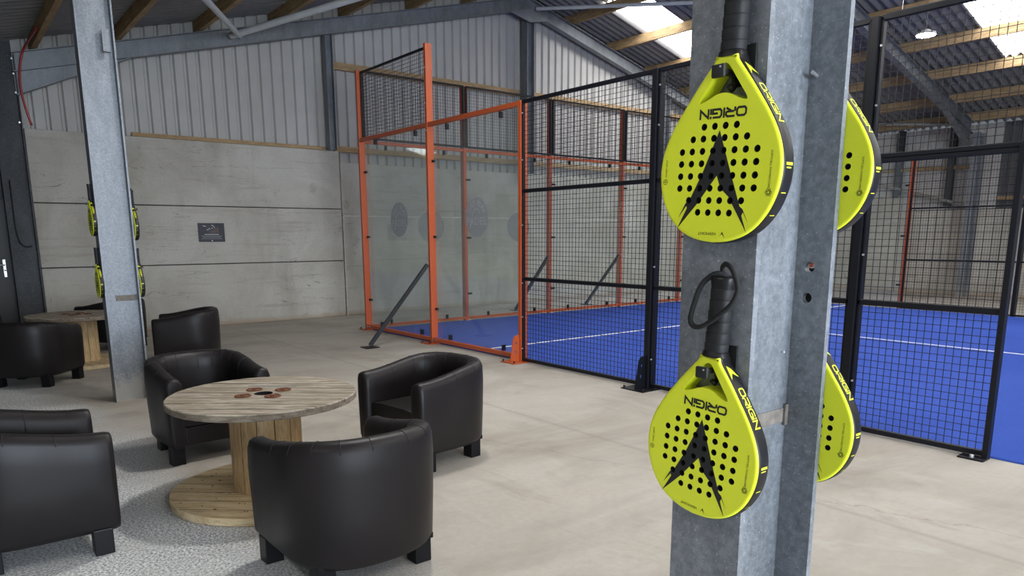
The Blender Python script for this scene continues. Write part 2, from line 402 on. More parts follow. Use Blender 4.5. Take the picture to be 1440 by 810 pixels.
# gable wall, lower part of precast concrete panels (three courses), upper part of ribbed sheet
b = MB()
b.bx((-2.44,-4.16,.01),(-2.212,.69,3.03), 1)
for z0, z1 in ((0,1.043),(1.057,1.998),(2.012,3.05)):
    b.cbox((-2.45,-4.17,z0),(-2.2,.70,z1), .012)
tag(b.build('wall_left', [M['concrete'], M['gap']]), 'taller concrete panel wall behind the armchairs', 'wall', kind='structure')
b = MB()
b.bx((-2.44,.74,.01),(-2.255,14.4,2.84), 1)
for z0, z1, x in ((0,1.88,-2.2),(1.89,2.86,-2.24)):
    for y0, y1 in ((.735,5.12),(5.14,9.7),(9.72,14.74)): b.cbox((-2.45,y0,z0),(x,y1,z1), .012)
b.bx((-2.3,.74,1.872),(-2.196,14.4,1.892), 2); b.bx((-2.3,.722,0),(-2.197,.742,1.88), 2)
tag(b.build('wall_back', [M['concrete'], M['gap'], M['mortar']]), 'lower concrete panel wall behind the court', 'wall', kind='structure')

def ribbed(y0, y1, z0, ztop, x, pitch=.2, depth=.045):
    """box-profile sheet in plane x, ribs vertical, top edge follows ztop(y)"""
    b = MB(); prof = []; y = y0
    while y < y1:
        for dy, dx in ((0,0),(.125,0),(.145,-depth),(.18,-depth)):
            if y+dy <= y1: prof.append((y+dy, x+dx))
        y += pitch
    prof.append((y1, x))
    vs = [(px,py,z0) for py,px in prof]+[(px,py,ztop(py)) for py,px in prof]; n = len(prof)
    b.add(vs, [(i,i+1,n+i+1,n+i) for i in range(n-1)])
    b.add([(X0-.1,y0,z0),(X0-.1,y1,z0),(X0-.1,y1,ztop(y1)),(X0-.1,(RIDGE_Y if y0<RIDGE_Y<y1 else (y0+y1)/2),ztop(RIDGE_Y) if y0<RIDGE_Y<y1 else ztop((y0+y1)/2)),(X0-.1,y0,ztop(y0))], [(0,1,2,3,4)])
    return b
tag(ribbed(-4.2, 14.84, 2.7, lambda y: zr(y)+.02, X0).build('wall_back_upper', M['clad']), 'ribbed grey metal cladding of the gable end', 'wall', kind='structure')

def prismx(b, x0, x1, poly):
    n = len(poly); b.add([(x0,y,z) for y,z in poly]+[(x1,y,z) for y,z in poly], [tuple(range(n)), tuple(range(2*n-1,n-1,-1))]+[(i,n+i,n+(i+1)%n,(i+1)%n) for i in range(n)])
# dark bay left of the gable: door, frame, sheet
b = MB(); prismx(b, -2.4, -2.3, [(-4.490,0),(-4.2,0),(-4.2,zr(-4.2)-.0),(-4.490,zr(-4.490)-.0)]); prismx(b, -2.4, -2.3, [(YL,2.12),(-4.490,2.12),(-4.490,zr(-4.490)-.0),(YL,zr(YL)-.0)]); b.bx((-2.4,YL,0),(-2.3,-5.570,2.12))
tag(b.build('wall_front', M['dark']), 'dark steel sheeted wall around the door', 'wall', kind='structure')
d = tag(MB().build('door_1', M['door']) if False else empty('door_1', (-2.3,-5.010,0), 'dark brown door with a steel lever handle', 'door'), kind='structure')
def child(mb, name, mat, par, **k):
    o = mb.build(name, mat, par, **k)
    if par.type == 'EMPTY' and par.parent is None:
        o.matrix_parent_inverse = (Matrix.Translation(par.location) @ par.rotation_euler.to_matrix().to_4x4()).inverted()
    return o
b = MB(); b.cbox((-2.33,-5.490,.01),(-2.27,-4.530,2.04), .004); leaf = child(b, 'door_leaf', M['door'], d)
b = MB()
b.bx((-2.34,-4.530,0),(-2.25,-4.470,2.12)); b.bx((-2.34,-5.570,0),(-2.25,-5.490,2.12)); b.bx((-2.34,-5.570,2.04),(-2.25,-4.470,2.12))
child(b, 'door_frame', M['dark'], d)
b = MB(); b.cbox((-2.275,-4.635,.93),(-2.262,-4.595,1.19), .005); child(b, 'handle_plate', M['steel'], d)
b = MB(); b.tube([(-2.262,-4.615,1.11),(-2.21,-4.615,1.11),(-2.205,-4.630,1.11),(-2.205,-4.750,1.11)], .009, 8); b.cyl((-2.262,-4.615,1.03),(-2.25,-4.615,1.03), .012)
child(b, 'door_handle', M['steel'], d, smooth=True)

# far side wall (beyond the court)
b = MB()
b.bx((-2.1,14.77,.01),(X1-.1,14.99,2.08), 1)
for x0, x1, z in ((-2.2,1.72,2.5),(1.74,5.3,2.1),(5.32,9,2.1),(9.02,12.6,2.1),(12.62,X1,2.1)): b.cbox((x0,14.75,0),(x1,15.0,z), .012)
tag(b.build('wall_right', [M['concrete'], M['gap']]), 'concrete panel wall along the far side', 'wall', kind='structure')
def ribbed_x(x0, x1, z0, z1, y, pitch=.2, depth=.034):
    b = MB(); prof = []; x = x0
    while x < x1:
        for dx, dy in ((0,0),(.125,0),(.145,depth),(.18,depth)):
            if x+dx <= x1: prof.append((x+dx, y+dy))
        x += pitch
    prof.append((x1, y)); n = len(prof)
    b.add([(px,py,z0) for px,py in prof]+[(px,py,z1) for px,py in prof], [(i,i+1,n+i+1,n+i) for i in range(n-1)])
    return b
zt = zr(14.85)-.005
tag(ribbed_x(-2.3, 3.9, 2.05, zt, 14.85).build('wall_right_upper', M['clad']), 'ribbed cladding above the far concrete wall', 'wall', kind='structure')
tag(ribbed_x(3.84, X1, 2.05, zt, 14.9).build('wall_right_outer', M['cladd']), 'dark sheeting above the far wall beyond the column', 'wall', kind='structure')

# walls behind and beside the viewer, the rear one with an unseen wide doorway opened for light
b = MB(); b.bx((X0,YL-.15,0),(X1,YL,5.0)); tag(b.build('wall_side', M['panelw']), 'plain sheeted side wall of the aisle', 'wall', kind='structure')
b = MB(); DY0, DY1, DZ = -7.2, -1.6, 3.6
def prismx(b, x0, x1, poly):
    n = len(poly); b.add([(x0,y,z) for y,z in poly]+[(x1,y,z) for y,z in poly], [tuple(range(n)), tuple(range(2*n-1,n-1,-1))]+[(i,n+i,n+(i+1)%n,(i+1)%n) for i in range(n)])
prismx(b, X1, X1+.15, [(YL,0),(DY0,0),(DY0,DZ),(YL,3.0)]); prismx(b, X1, X1+.15, [(DY1,0),(YR,0),(YR,zr(YR)),(RIDGE_Y,zr(RIDGE_Y)),(DY1,zr(DY1))])
prismx(b, X1, X1+.15, [(DY0,DZ),(DY1,DZ),(DY1,zr(DY1)),(DY0,zr(DY0))])
tag(b.build('wall_rear', M['panelw']), 'rear wall with an open doorway', 'wall', kind='structure')

# roof: corrugated sheets, with translucent strips
def corr(x0, x1, y0, y1, pitch=.18, amp=.036, seg=8, th=.0):
    b = MB(); n = max(2, int(round((x1-x0)/pitch*seg))); r0, r1 = [], []
    for i in range(n+1):
        x = x0+(x1-x0)*i/n; dz = amp*math.cos(2*math.pi*x/pitch)+amp
        r0.append((x,y0,zr(y0)+dz)); r1.append((x,y1,zr(y1)+dz))
    b.add(r0+r1, [(i,i+1,n+2+i,n+1+i) for i in range(n)])
    return b
STR = [(-1.1,-.05),(4.8,5.85),(10.8,11.85),(16.2,17.25)]
LY0, LY1 = -2.0, 3.0; RY0, RY1 = 6.4, 11.75
full = MB()
def merge(dst, src): dst.add(src.v, src.f)
xs = [X0-.1]+[v for s in STR for v in s]+[X1+.3]
for i in range(0, len(xs), 2):
    if i == 0:
        for x0, x1, y0, y1 in ((xs[0],xs[1],YL-.3,-3.925),(xs[0],xs[1],-3.89,RIDGE_Y),(xs[0],xs[1],RIDGE_Y,YR+.12)): merge(full, corr(x0, x1, y0, y1))
        continue
    for y0, y1 in ((YL-.3,RIDGE_Y),(RIDGE_Y,YR+.12)): merge(full, corr(xs[i], xs[i+1], y0, y1))
for k, (x0, x1) in enumerate(STR):
    left_open = k in (1,2,3)
    segs = [(RIDGE_Y,RY0),(RY1,YR+.12)]+([(YL-.3,LY0),(LY1,RIDGE_Y)] if left_open else [(YL-.3,RIDGE_Y)])
    for y0, y1 in segs: merge(full, corr(x0, x1, y0, y1))
tag(full.build('ceiling', M['roof'], smooth=True), 'dark corrugated roof sheeting', 'ceiling', kind='structure')
wn = 0
for k, (x0, x1) in enumerate(STR):
    for y0, y1 in ([(RY0,RY1)]+([(LY0,LY1)] if k in (1,2,3) else [])):  # strips outside the view are added to light the hall
        wn += 1
        tag(corr(x0, x1, y0, y1).build('window_%d' % wn, M['rooflight'], smooth=True), ['bright rooflight strip nearest the gable', 'bright rooflight strip above the lit ceiling lamp'][k] if k < 2 and y0 == RY0 else 'bright translucent rooflight strip behind the viewer', 'rooflight', kind='structure', group=None if k < 2 and y0 == RY0 else 'rooflights behind the viewer')

# ------------------------------------------------------------------ steel frame
def hsec(d=.305, w=.165, tf=.014, tw=.010):
    """H outline, web along y, flanges normal to y"""
    return [(-w/2,-d/2),(w/2,-d/2),(w/2,-d/2+tf),(tw/2,-d/2+tf),(tw/2,d/2-tf),(w/2,d/2-tf),(w/2,d/2),(-w/2,d/2),
            (-w/2,d/2-tf),(-tw/2,d/2-tf),(-tw/2,-d/2+tf),(-w/2,-d/2+tf)]
def hcol(b, h, **k):
    o = hsec(**k); b.loft([[(x,y,0) for x,y in o],[(x,y,h) for x,y in o]], True, True)
LC = (3.25,-4.09); RC = (9.885,-4.1475); LH, RH = .145, .1325
# left column
lc = empty('steel_column', (*LC,0), 'galvanised steel column behind the round table with four small rackets', 'column')
b = MB(); hcol(b, 3.98, d=2*LH, w=.16); b.build('column_shaft', M['galv'], lc, smooth=False)
b = MB(); b.cbox((.0825,.045,3.06),(.0885,.10,3.25), .001); b.cbox((.0825,.045,3.06),(.125,.10,3.066), .001)
b.build('angle_cleat', M['galv'], lc)
b = MB(); b.cbox((.005,-.05,.925),(.013,.14,.975), .002); b.build('weld_scar', M['scar'], lc)
# right column, with two bolt holes through the far flange
rc = empty('steel_column', (*RC,0), 'galvanised steel column nearest the viewer hung with large yellow rackets', 'column')
b = MB(); hcol(b, 3.98, d=2*RH, w=.157); o = b.build('column_shaft', M['galv'], rc)
cut = MB()
for hx, hz in ((.036,1.432),(.034,1.371)): cut.cyl((hx,.1,hz),(hx,.2,hz), .0105, 24)
co = cut.build('cutter', M['galv'], rc)
md = o.modifiers.new('holes', 'BOOLEAN'); md.object = co; md.operation = 'DIFFERENCE'; md.solver = 'EXACT'
bpy.context.view_layer.update(); dg = bpy.context.evaluated_depsgraph_get(); me = bpy.data.meshes.new_from_object(o.evaluated_get(dg))
o.modifiers.clear(); o.data = me; bpy.data.objects.remove(co, do_unlink=True)
b = MB(); b.cbox((.004,-.112,1.112),(.0068,.108,1.142), .001); b.cbox((.006,.108,1.105),(.012,.1185,1.15), .001); b.build('weld_scar', M['scar'], rc)
for hx, hz in ((.030,1.865),(.018,1.79)):
    pass
b = MB()
for z in (1.775,): b.cyl((.022,.119,z+.016),(.024,.098,z+.020), .0035, 8)
b.cyl((.004,.09,1.262),(.012,.088,1.262), .002, 8)
b.build('screw', M['zinc'], rc)
# third column on the far side
fc = empty('steel_column', (3.6,14.2,0), 'galvanised column on the far side seen through the mesh', 'column')
b = MB(); hcol(b, zr(14.2)-.45); b.build('column_shaft', M['galvd'], fc)
# dark corner column
cc = empty('corner_column', (-2.14,-4.36,0), 'dark painted steel column in the corner beside the door', 'column')
b = MB(); hcol(b, 4.02, d=.33, w=.24); b.build('column_shaft', M['dark'], cc)
b = MB()
for z in (3.1,3.5,3.75,3.95): b.cyl((.0,.172,z),(.0,.19,z), .012, 8); b.cyl((.125,.13,z),(.135,.13,z), .012, 8)
b.build('bolt', M['zinc'], cc)

def rafter(name, x, side, mat, label, d=.26, w=.15, y_e=None, haunch=False):
    ye = y_e if y_e is not None else (-4.22 if side < 0 else 14.2)
    zc = lambda y: zr(y)-.20-d/2
    r = empty(name, (x,ye,0), label, 'rafter')
    b = MB(); sec = hsec(d, w, .012, .008)
    rings = []
    for y in (ye, RIDGE_Y):
        rings.append([(px, y-ye, zc(y)+pz) for px, pz in sec])
    b.loft(rings, True, True)
    b.build('beam', mat, r)
    if haunch:
        h = MB(); y1 = ye+1.5*(-side)
        for dx in (-.004,.004): pass
        za, zb = zc(ye)-d/2, zc(y1)-d/2
        poly = [(0,za),(0,za-.30),(y1-ye,zb)]
        n = 3
        h.add([(-.005,y,z) for y,z in poly]+[(.005,y,z) for y,z in poly], [(0,1,2),(5,4,3),(0,3,4,1),(1,4,5,2),(2,5,3,0)])
        h.bar((0,0,za-.305),(0,y1-ye,zb-.005), w, .012, up=(1,0,0) if False else (0,0,1))
        h.build('haunch', mat, r)
    return r
rafter('roof_rafter', -2.08, -1, M['galvd'], 'steel gable rafter rising from the dark corner column', haunch=True)
rafter('roof_rafter', -2.08, 1, M['galvd'], 'steel gable rafter falling to the right behind the mesh')
rafter('roof_rafter', 3.3, -1, M['galvd'], 'steel rafter springing from the column with four small rackets', haunch=True)
rafter('roof_rafter', 3.4, 1, M['galvd'], 'steel rafter seen through the mesh beside the lit ceiling lamp', haunch=True)
rafter('roof_rafter', 9.89, -1, M['galvd'], 'steel rafter above the nearest column', haunch=True)
rafter('roof_rafter', 9.89, 1, M['galvd'], 'steel rafter of the nearest frame on the far slope')
b = MB(); prismx(b, -.006, .006, [(-.55,6.055),(0,5.93),(.55,6.055),(0,6.2)])
o = b.build('ridge_gusset', M['galvd']); o.location = (-1.93, RIDGE_Y, 0); tag(o, 'steel gusset plate under the ridge of the gable frame', 'gusset plate')
# gable posts
def gpost(y, z0, label, w=.16, d=.14, mat='galv'):
    o_ = empty('gable_post', (-2.1,y,0), label, 'post')
    b = MB(); s = hsec(d, w, .010, .008)
    zt = zr(y)-.45
    b.loft([[(p[0]-.05,p[1],z0) for p in s],[(p[0]-.05,p[1],zt) for p in s]], True, True); b.build('post_shaft', M[mat], o_)
gpost(.55, 3.06, 'galvanised gable post at the joint of the two concrete walls'); gpost(5.2, 2.86, 'dark gable post below the ridge', .2, .2, 'galvd'); gpost(9.75, 2.86, 'gable post at the far end of the cladding', .2, .2, 'galvd')
for x, z0, lab in ((1.6,2.45,'dark wall post between the orange post and the nearest column'),(2.86,2.2,'dark wall post to the right of the far orange post')):
    o_ = empty('wall_post', (x,14.72,0), lab, 'post'); b = MB(); s = hsec(.14,.15,.01,.008)
    b.loft([[(p[0],p[1],z0) for p in s],[(p[0],p[1],zr(14.72)-.02) for p in s]], True, True); b.build('post_shaft', M['dark'], o_)

# purlins and sheeting rails
def timber(name, a, bb, w, h, mat, label, cat, group=None):
    a, bb = Vector(a), Vector(bb); m = MB()
    L = (bb-a).length; d_ = (bb-a).normalized()
    m.bar(a-a, bb-a, w, h)
    o = m.build(name, M[mat]); o.location = a
    return tag(o, label, cat, group)
WORD = ['first','second','third','fourth','fifth','sixth','seventh']
for side, ys in ((-1,[3.6,2.3,.9,-.4,-1.65,-2.85,-3.95]),(1,[6.4,7.75,9.1,10.43,11.75,13.05,14.15])):
    for i, y in enumerate(ys):
        sd = 'seating' if side < 0 else 'court'
        timber('roof_purlin', (-2.3,y,zr(y)-.095),(X1-.1,y,zr(y)-.095), .07, .19, 'timber', 'timber roof purlin on the %s slope, %s down from the ridge' % (sd, WORD[i]), 'purlin')
timber('roof_purlin', (-2.3,-5.3,zr(-5.3)-.095),(X1-.1,-5.3,zr(-5.3)-.095), .07, .19, 'timber', 'timber roof purlin over the aisle beside the door', 'purlin')
def yrail(y0, y1, z, label, h=.09, x=-2.29, w=.06, tilt=0):
    o = timber('timber_rail', (x,y0,z),(x,y1,z+tilt), w, h, 'timbery', label, 'rail'); return o
yrail(-2.75,.46,3.085,'long timber rail lying on top of the taller concrete wall', .06, -2.25, .06)
yrail(.66,5.06,4.56,'high timber rail on the cladding left of the ridge post', .13); yrail(5.34,14.4,4.56,'high timber rail on the cladding right of the ridge post', .13)
yrail(.66,14.4,3.10,'low timber rail above the concrete wall behind the court', .10)
timber('timber_rail', (-2.0,14.8,3.22),(3.4,14.8,3.12), .06,.09,'timber','timber rail on the cladding beyond the far orange post','rail')
timber('timber_rail', (3.9,14.84,2.35),(9,14.84,2.35), .06,.09,'timber','timber rail on the dark sheeting far right','rail')

# bracing tubes
def tube_thing(name, pts, r, mat, label, cat, n=14):
    m = MB(); o0 = Vector(pts[0]); m.tube([Vector(p)-o0 for p in pts], r, n); o = m.build(name, M[mat], smooth=True, auto=50); o.location = o0; return tag(o, label, cat)
tube_thing('bracing_tube', [(-1.95,-1.06,4.72-.0),(.9,-2.43,4.36),(3.25,-3.6,4.06)], .042, 'pipe', 'thin grey bracing tube running back from the gable rafter toward the top', 'bracing tube')
tube_thing('bracing_tube', [(-1.95,-1.2,4.70),(.13,-.05,4.97),(3.2,1.65,5.36)], .052, 'pipe', 'thick pale grey bracing tube rising to the right from the gable rafter', 'bracing tube')
tube_thing('bracing_tube', [(-1.98,5.3,6.25),(1.1,6.66,5.90),(3.35,7.65,5.64)], .036, 'pipe', 'grey bracing tube running under the rooflight beside the ridge', 'bracing tube')
tube_thing('bracing_tube', [(.4,14.62,3.03),(3.5,14.62,2.14)], .04, 'galvd', 'sloping grey brace across the far side cladding', 'bracing tube')
tube_thing('bracing_tube', [(-1.9,12.6,4.35),(1.0,13.6,4.28),(3.35,14.1,4.05)], .04, 'galvd', 'dim grey brace tube under the far eave', 'bracing tube')

# red conduit on the corner column and its lower hook of cable
pts = catmull([(-.9,-4.02,4.14),(-1.7,-4.05,4.13),(-1.93,-4.09,4.06),(-1.96,-4.14,3.88),(-1.96,-4.17,3.6),(-1.97,-4.14,3.3),(-1.99,-4.09,3.07)], 6)
cd = MB(); o0 = Vector(pts[0]); cd.tube([p-o0 for p in pts], .015, 10); o = cd.build('red_conduit', M['red'], smooth=True); o.location = o0
tag(o, 'red flexible conduit hanging beside the dark corner column', 'conduit')
pts = catmull([(-2.0,-4.44,2.3),(-1.99,-4.445,1.7),(-1.98,-4.42,1.46),(-1.98,-4.37,1.38),(-1.98,-4.30,1.37),(-1.98,-4.27,1.38)], 6)
cd = MB(); o0 = Vector(pts[0]); cd.tube([p-o0 for p in pts], .009, 8); o = cd.build('black_cable', M['cord'], smooth=True); o.location = o0
tag(o, 'black cable hooked onto the dark corner column', 'cable')

# info board on the concrete wall
sg = empty('info_board', (-2.2,-1.685,1.42), 'small black information board on the concrete wall', 'sign')
b = MB(); b.cbox((0,-.215,0),(.012,.215,.31), .003); b.build('board', M['sign'], sg)
b = MB(); b.bx((.012,-.12,.145),(.0132,.12,.275)); b.build('picture', M['signg'], sg)
b = MB(); b.add([(.0136,-.04,.147),(.0136,.118,.147),(.0136,.118,.245),(.0136,.03,.20)], [(0,1,2,3)]); b.build('picture_ground', M['signp'], sg)
b = MB()
b.bx((.012,-.12,.118),(.0134,.12,.128))
for z, w in ((.095,.17),(.075,.15),(.05,.17)): b.bx((.012,-w,z),(.0132,w,z+.003))
b.box((.0132,0,.02), (.0012,.02,.02))
for y, z, w in ((-.11,.26,.05),(-.03,.215,.03),(-.06,.20,.03),(.02,.27,.03),(.04,.25,.02),(.05,.235,.015),(.01,.225,.02)): b.box((.0136,y,z),(.001,w,.009), Matrix.Rotation(rnd.uniform(-.6,.6),3,'X'))
b.build('print', M['signw'], sg)

# ------------------------------------------------------------------ padel court
tf = MB(); tf.cbox((.06,.08,0.0),(18.8,9.93,.016), .004)
turf = tag(tf.build('court_turf', M['turf']), 'bright blue artificial turf of the padel court', 'artificial turf')
for a, c in (((2.975,.1,.016),(3.03,9.95,.0185)),((3.03,5.135,.016),(16.9,5.185,.0185)),((16.9,.1,.016),(16.95,9.95,.0185))):
    b = MB(); b.bx(a, c); b.build('court_line', M['line'], turf)

WR = .0019
def mesh_sheet(b, org, ux, n_u, n_z, w, h, t=WR):
    """welded mesh: wires as square bars; org corner, ux unit vector along, up z"""
    ux = Vector(ux); org = Vector(org); nrm = ux.cross(Vector((0,0,1)))
    for i in range(n_u+1):
        p = org+ux*(w*i/n_u); b.bar(p, p+Vector((0,0,h)), 2*t, 2*t, up=tuple(nrm))
    for j in range(n_z+1):
        p = org+Vector((0,0,h*j/n_z))+nrm*(2*t); b.bar(p, p+ux*w, 2*t, 2*t)
def clampset(par, pts, mat, axis):
    for p in pts:
        b = MB(); s = (.085,.03,.034) if axis == 'x' else (.03,.085,.034)
        if len(p) > 3: s = (.03,.05,.075) if axis == 'x' else (.05,.03,.075)
        q = p[:3]
        b.cbox([c-e/2 for c, e in zip(q, s)], [c+e/2 for c, e in zip(q, s)], .008)
        c = child(b, 'glass_clamp', mat, par)
def bolt(par, pts, ax=(0,-1,0), r=.009):
    for p in pts:
        b = MB(); p = Vector(p); a = Vector(ax); b.cyl(p, p+a*.012, r, 8); child(b, 'bolt', M['zinc'], par)
def bevelbox(par, name, a, c, mat, ch=.004):
    b = MB(); b.cbox(a, c, ch); return child(b, name, mat, par)
def footplate(par, x0, y0, x1, y1, mat, dark=True):
    b = MB(); b.cbox((x0,y0,0),(x1,y1,.012), .003); pl = child(b, 'base_plate', mat, par)
    for x in (x0+.025, x1-.025):
        b = MB(); y = y0+.025; b.cyl((x,y,.012),(x,y,.034), .012, 8)
        bb = b.build('anchor_bolt', M['black'], pl); bb.matrix_parent_inverse = Matrix.Identity(4)
    return pl
def gusset(par, x, y, mat):
    pts = [(-.0,.0),(-.14,.0),(-.095,.27),(-.075,.305),(-.04,.32),(0,.32)]
    hol = [[(-.06+.011*math.cos(t),.12+.018*math.sin(t)) for t in [2*math.pi*k/12 for k in range(12)]],[(-.05+.011*math.cos(t),.225+.014*math.sin(t)) for t in [2*math.pi*k/12 for k in range(12)]]]
    me = fill_curve([pts]+hol, .004); me.name = 'gusset'
    me.transform(Matrix(((0,0,1,x),(1,0,0,y),(0,1,0,.012),(0,0,0,1)))); me.materials.clear(); me.materials.append(mat)
    o = link('gusset', me, par); o.matrix_parent_inverse = Matrix.Translation(par.location).inverted(); return o
def decal(par, cx, cz, r, plane, outward):
    """round frosted vinyl on a pane: plane ('y',value) or ('x',value); outward = sign of the reading side"""
    ax, val = plane
    def mp(u, v, off):
        if ax == 'y': return (cx+u*(-outward if False else 1), val-off, cz+v)     # read from -y
        return (val-off, cx-u, cz+v)                                                # read from -x
    b = MB(); n = 48; b.add([mp(r*math.cos(2*math.pi*k/n), r*math.sin(2*math.pi*k/n), .0005) for k in range(n)], [tuple(range(n))])
    d_ = child(b, 'logo_disc', M['decal'], par)
    b = MB(); ch = 'JUST PLAY'
    for i, c in enumerate(ch):
        if c == ' ': continue
        th = R(155-130*i/(len(ch)-1)); vs, fs = text_polys(c, .095)
        ca, sa = math.cos(th-math.pi/2), math.sin(th-math.pi/2); rr = r*.70
        b.add([mp(rr*math.cos(th)+x*ca-y*sa, rr*math.sin(th)+x*sa+y*ca, .0012) for x, y in vs], fs)
    vs, fs = text_polys('PADEL', .135, sx=1.12); b.add([mp(x, y-.055, .0012) for x, y in vs], fs)
    vs, fs = ribbon([(r*.33*math.cos(R(a))-.0, r*.33*math.sin(R(a))+.02) for a in range(20,200,15)], .012); b.add([mp(x, y, .0012) for x, y in vs], fs)
    vs, fs = ribbon([(-.085,-.0),(-.14,-.14)], .02); b.add([mp(x, y, .0012) for x, y in vs], fs)
    t = child(b, 'logo_lettering', M['decal_l'], par)

# near side, orange glazed corner: posts at x = 0, 2, 4
gw = empty('glass_court_wall', (0,0,0), 'orange framed glass corner of the court with a black diagonal brace', 'court wall')
PW, PD = .05, .10
for x, h in ((0,4.0),(2,4.0),(4,3.0)):
    bevelbox(gw, 'post', (x-PW/2,0,.012),(x+PW/2,PD,h), M['orange'])
footplate(gw, -.14,-.06,.10,.14, M['orange']); footplate(gw, 1.86,-.10,2.10,.12, M['orange']); footplate(gw, 3.84,-.17,4.10,.12, M['orange'])
gusset(gw, 3.99, 0, M['orange'])
b = MB(); b.bx((4.024,.03,.10),(4.0262,.055,.165)); child(b, 'post_slot', M['hole'], gw)
for x0, x1 in ((.025,1.975),(2.025,3.975)):
    bevelbox(gw, 'bottom_rail', (x0,.005,.035),(x1,.065,.085), M['orange'])
    bevelbox(gw, 'top_rail', (x0,.005,2.945),(x1,.065,3.0), M['orange'])
    b = MB(); b.bx((x0+.02,.085,.09),(x1-.02,.097,2.94)); child(b, 'glass_pane', M['glass'], gw)
clampset(gw, [(.06,.075,z) for z in (.49,1.49,2.49)]+[(1.97+.06,.075,z) for z in (.49,1.49,2.50)], M['black'], 'x')
clampset(gw, [(x,.082,2.91,1) for x in (.40,1.59,2.39,3.55)]+[(x,.082,.12,1) for x in (.40,1.62,2.37,3.58)], M['black'], 'x')
b = MB(); mesh_sheet(b, (.06,.07,3.03), (1,0,0), 37, 18, 1.88, .93); child(b, 'mesh_panel', M['wire'], gw)
bevelbox(gw, 'mesh_frame', (.03,.05,3.005),(.06,.09,3.98), M['black']); bevelbox(gw, 'mesh_frame', (.03,.055,3.95),(1.97,.085,3.98), M['black'])
b = MB(); b.bar((1.98,-.02,1.11),(1.80,-.86,.03), .06, .045); br = child(b, 'brace', M['black'], gw)
bevelbox(gw, 'brace_foot', (1.70,-.96,0),(1.90,-.76,.012), M['black'])
bolt(gw, [(2.0,0,3.7),(2.0,0,3.25),(.0,0,2.85),(1.99,0,2.9),(2.01,0,2.9)]); bolt(gw, [(x,.005,.06) for x in (.05,.12,2.05,2.12)])
decal(gw, 1.05, 1.74, .25, ('y',.085), 1); decal(gw, 3.02, 1.735, .25, ('y',.085), 1)

# near side, black mesh fence from x = 4 to the entrance and on
mf = empty('mesh_fence', (6,0,0), 'black wire mesh fence along the near side of the court', 'fence')
for x in (6,8): bevelbox(mf, 'post', (x-.03,-.01,.012),(x+.03,.11,3.0), M['black'], .006)
bevelbox(mf, 'post', (11-.03,-.01,0),(11.03,.11,3.0), M['black'], .006)
footplate(mf, 5.83,-.18,6.12,.13, M['black']); gusset(mf, 5.99, -.01, M['black']); footplate(mf, 7.88,-.16,8.12,.13, M['black']); gusset(mf, 7.99, -.01, M['black'])
def bay(x0, x1, zs, par=mf):
    for k in range(len(zs)-1):
        b = MB(); mesh_sheet(b, (x0+.03,.035,zs[k]+.02), (1,0,0), max(1,round((x1-x0-.06)/.05)), round((zs[k+1]-zs[k]-.04)/.05), x1-x0-.06, zs[k+1]-zs[k]-.04)
        child(b, 'mesh_panel', M['wire'], par)
    for z in zs:
        h = .018 if 0 < z < 2.99 else .016
        bevelbox(par, 'rail', (x0,.012,max(.02,z-h)),(x1,.052,max(.055,z+h)), M['black'], .003)
    for x in (x0, x1): bevelbox(par, 'frame_upright', (x-.018 if x == x1 else x,.012,max(.02,zs[0])),(x if x == x1 else x+.018,.052,zs[-1]), M['black'], .003)
bay(4.03, 5.965, (.035,1.0,2.005,2.985)); bay(6.035, 7.965, (.035,1.0,2.005,2.985)); bay(8.035, 9.0, (.035,1.0,2.02)); bay(8.035, 10.96, (2.045,2.985))
bevelbox(mf, 'entrance_post', (8.972,.0,.0),(9.008,.06,2.05), M['black'], .003); bevelbox(mf, 'base_plate', (8.85,-.07,0),(9.01,.05,.012), M['black'], .003)
b = MB(); b.cyl((8.93,-.04,.012),(8.93,-.04,.03), .014, 6); child(b, 'anchor_bolt', M['zinc'], mf)
bolt(mf, [(4.045,.012,z) for z in (.17,.55,.95,1.62,2.35,2.86)]+[(6.05,.012,z) for z in (.3,1.2,2.5,2.85)]+[(8.05,.012,z) for z in (.4,1.35,2.4,2.8)], r=.008)

# end wall: orange posts every two metres, glass below, mesh above
ew = empty('glass_end_wall', (0,5,0), 'glass end wall of the court with orange posts and mesh above', 'court wall')
EY = [2.0,3.98,5.97,7.9,10.0]
for y in EY: bevelbox(ew, 'post', (-.08,y-.03,.012),(.02,y+.03,4.0), M['orange'])
pr = .0
for y in EY[:4]:
    footplate(ew, -.2,y-.1,.06,y+.1, M['line'])
ys = [.06]+EY
for i in range(5):
    y0, y1 = ys[i]+.03, ys[i+1]-.03
    bevelbox(ew, 'bottom_rail', (-.05,y0,.03),(.01,y1,.075), M['orange']); bevelbox(ew, 'top_rail', (-.05,y0,2.93),(.01,y1,2.98), M['orange'])
    b = MB(); b.bx((.022,y0-.01,.08),(.034,y1+.01,2.92)); child(b, 'glass_pane', M['glass'], ew)
    b = MB(); mesh_sheet(b, (.03,y0+.02,3.02), (0,1,0), 38, 19, y1-y0-.04, .96); child(b, 'mesh_panel', M['wire'], ew)
    for z in (3.0,3.985): bevelbox(ew, 'mesh_rail', (.02,y0,z-.012),(.05,y1,z+.018), M['black'], .003)
    for y in (y0, y1): bevelbox(ew, 'mesh_frame', (.015,y-.018,3.0),(.05,y+.018,3.99), M['black'], .003)
clampset(ew, [(.04,y+.05,z) for y in EY[:4] for z in (.49,1.47,2.46)], M['black'], 'y')
clampset(ew, [(.045,y+dy,z,1) for y in [0]+EY[:4] for dy in (.45,1.55) for z in (.11,2.88)], M['black'], 'y')
for y in EY[1:3]:
    b = MB(); b.bar((-.03,y-.02,1.10),(-.87,y-.16,.02), .06, .045); child(b, 'brace', M['black'], ew); bevelbox(ew, 'brace_foot', (-.97,y-.24,0),(-.77,y-.06,.012), M['black'])
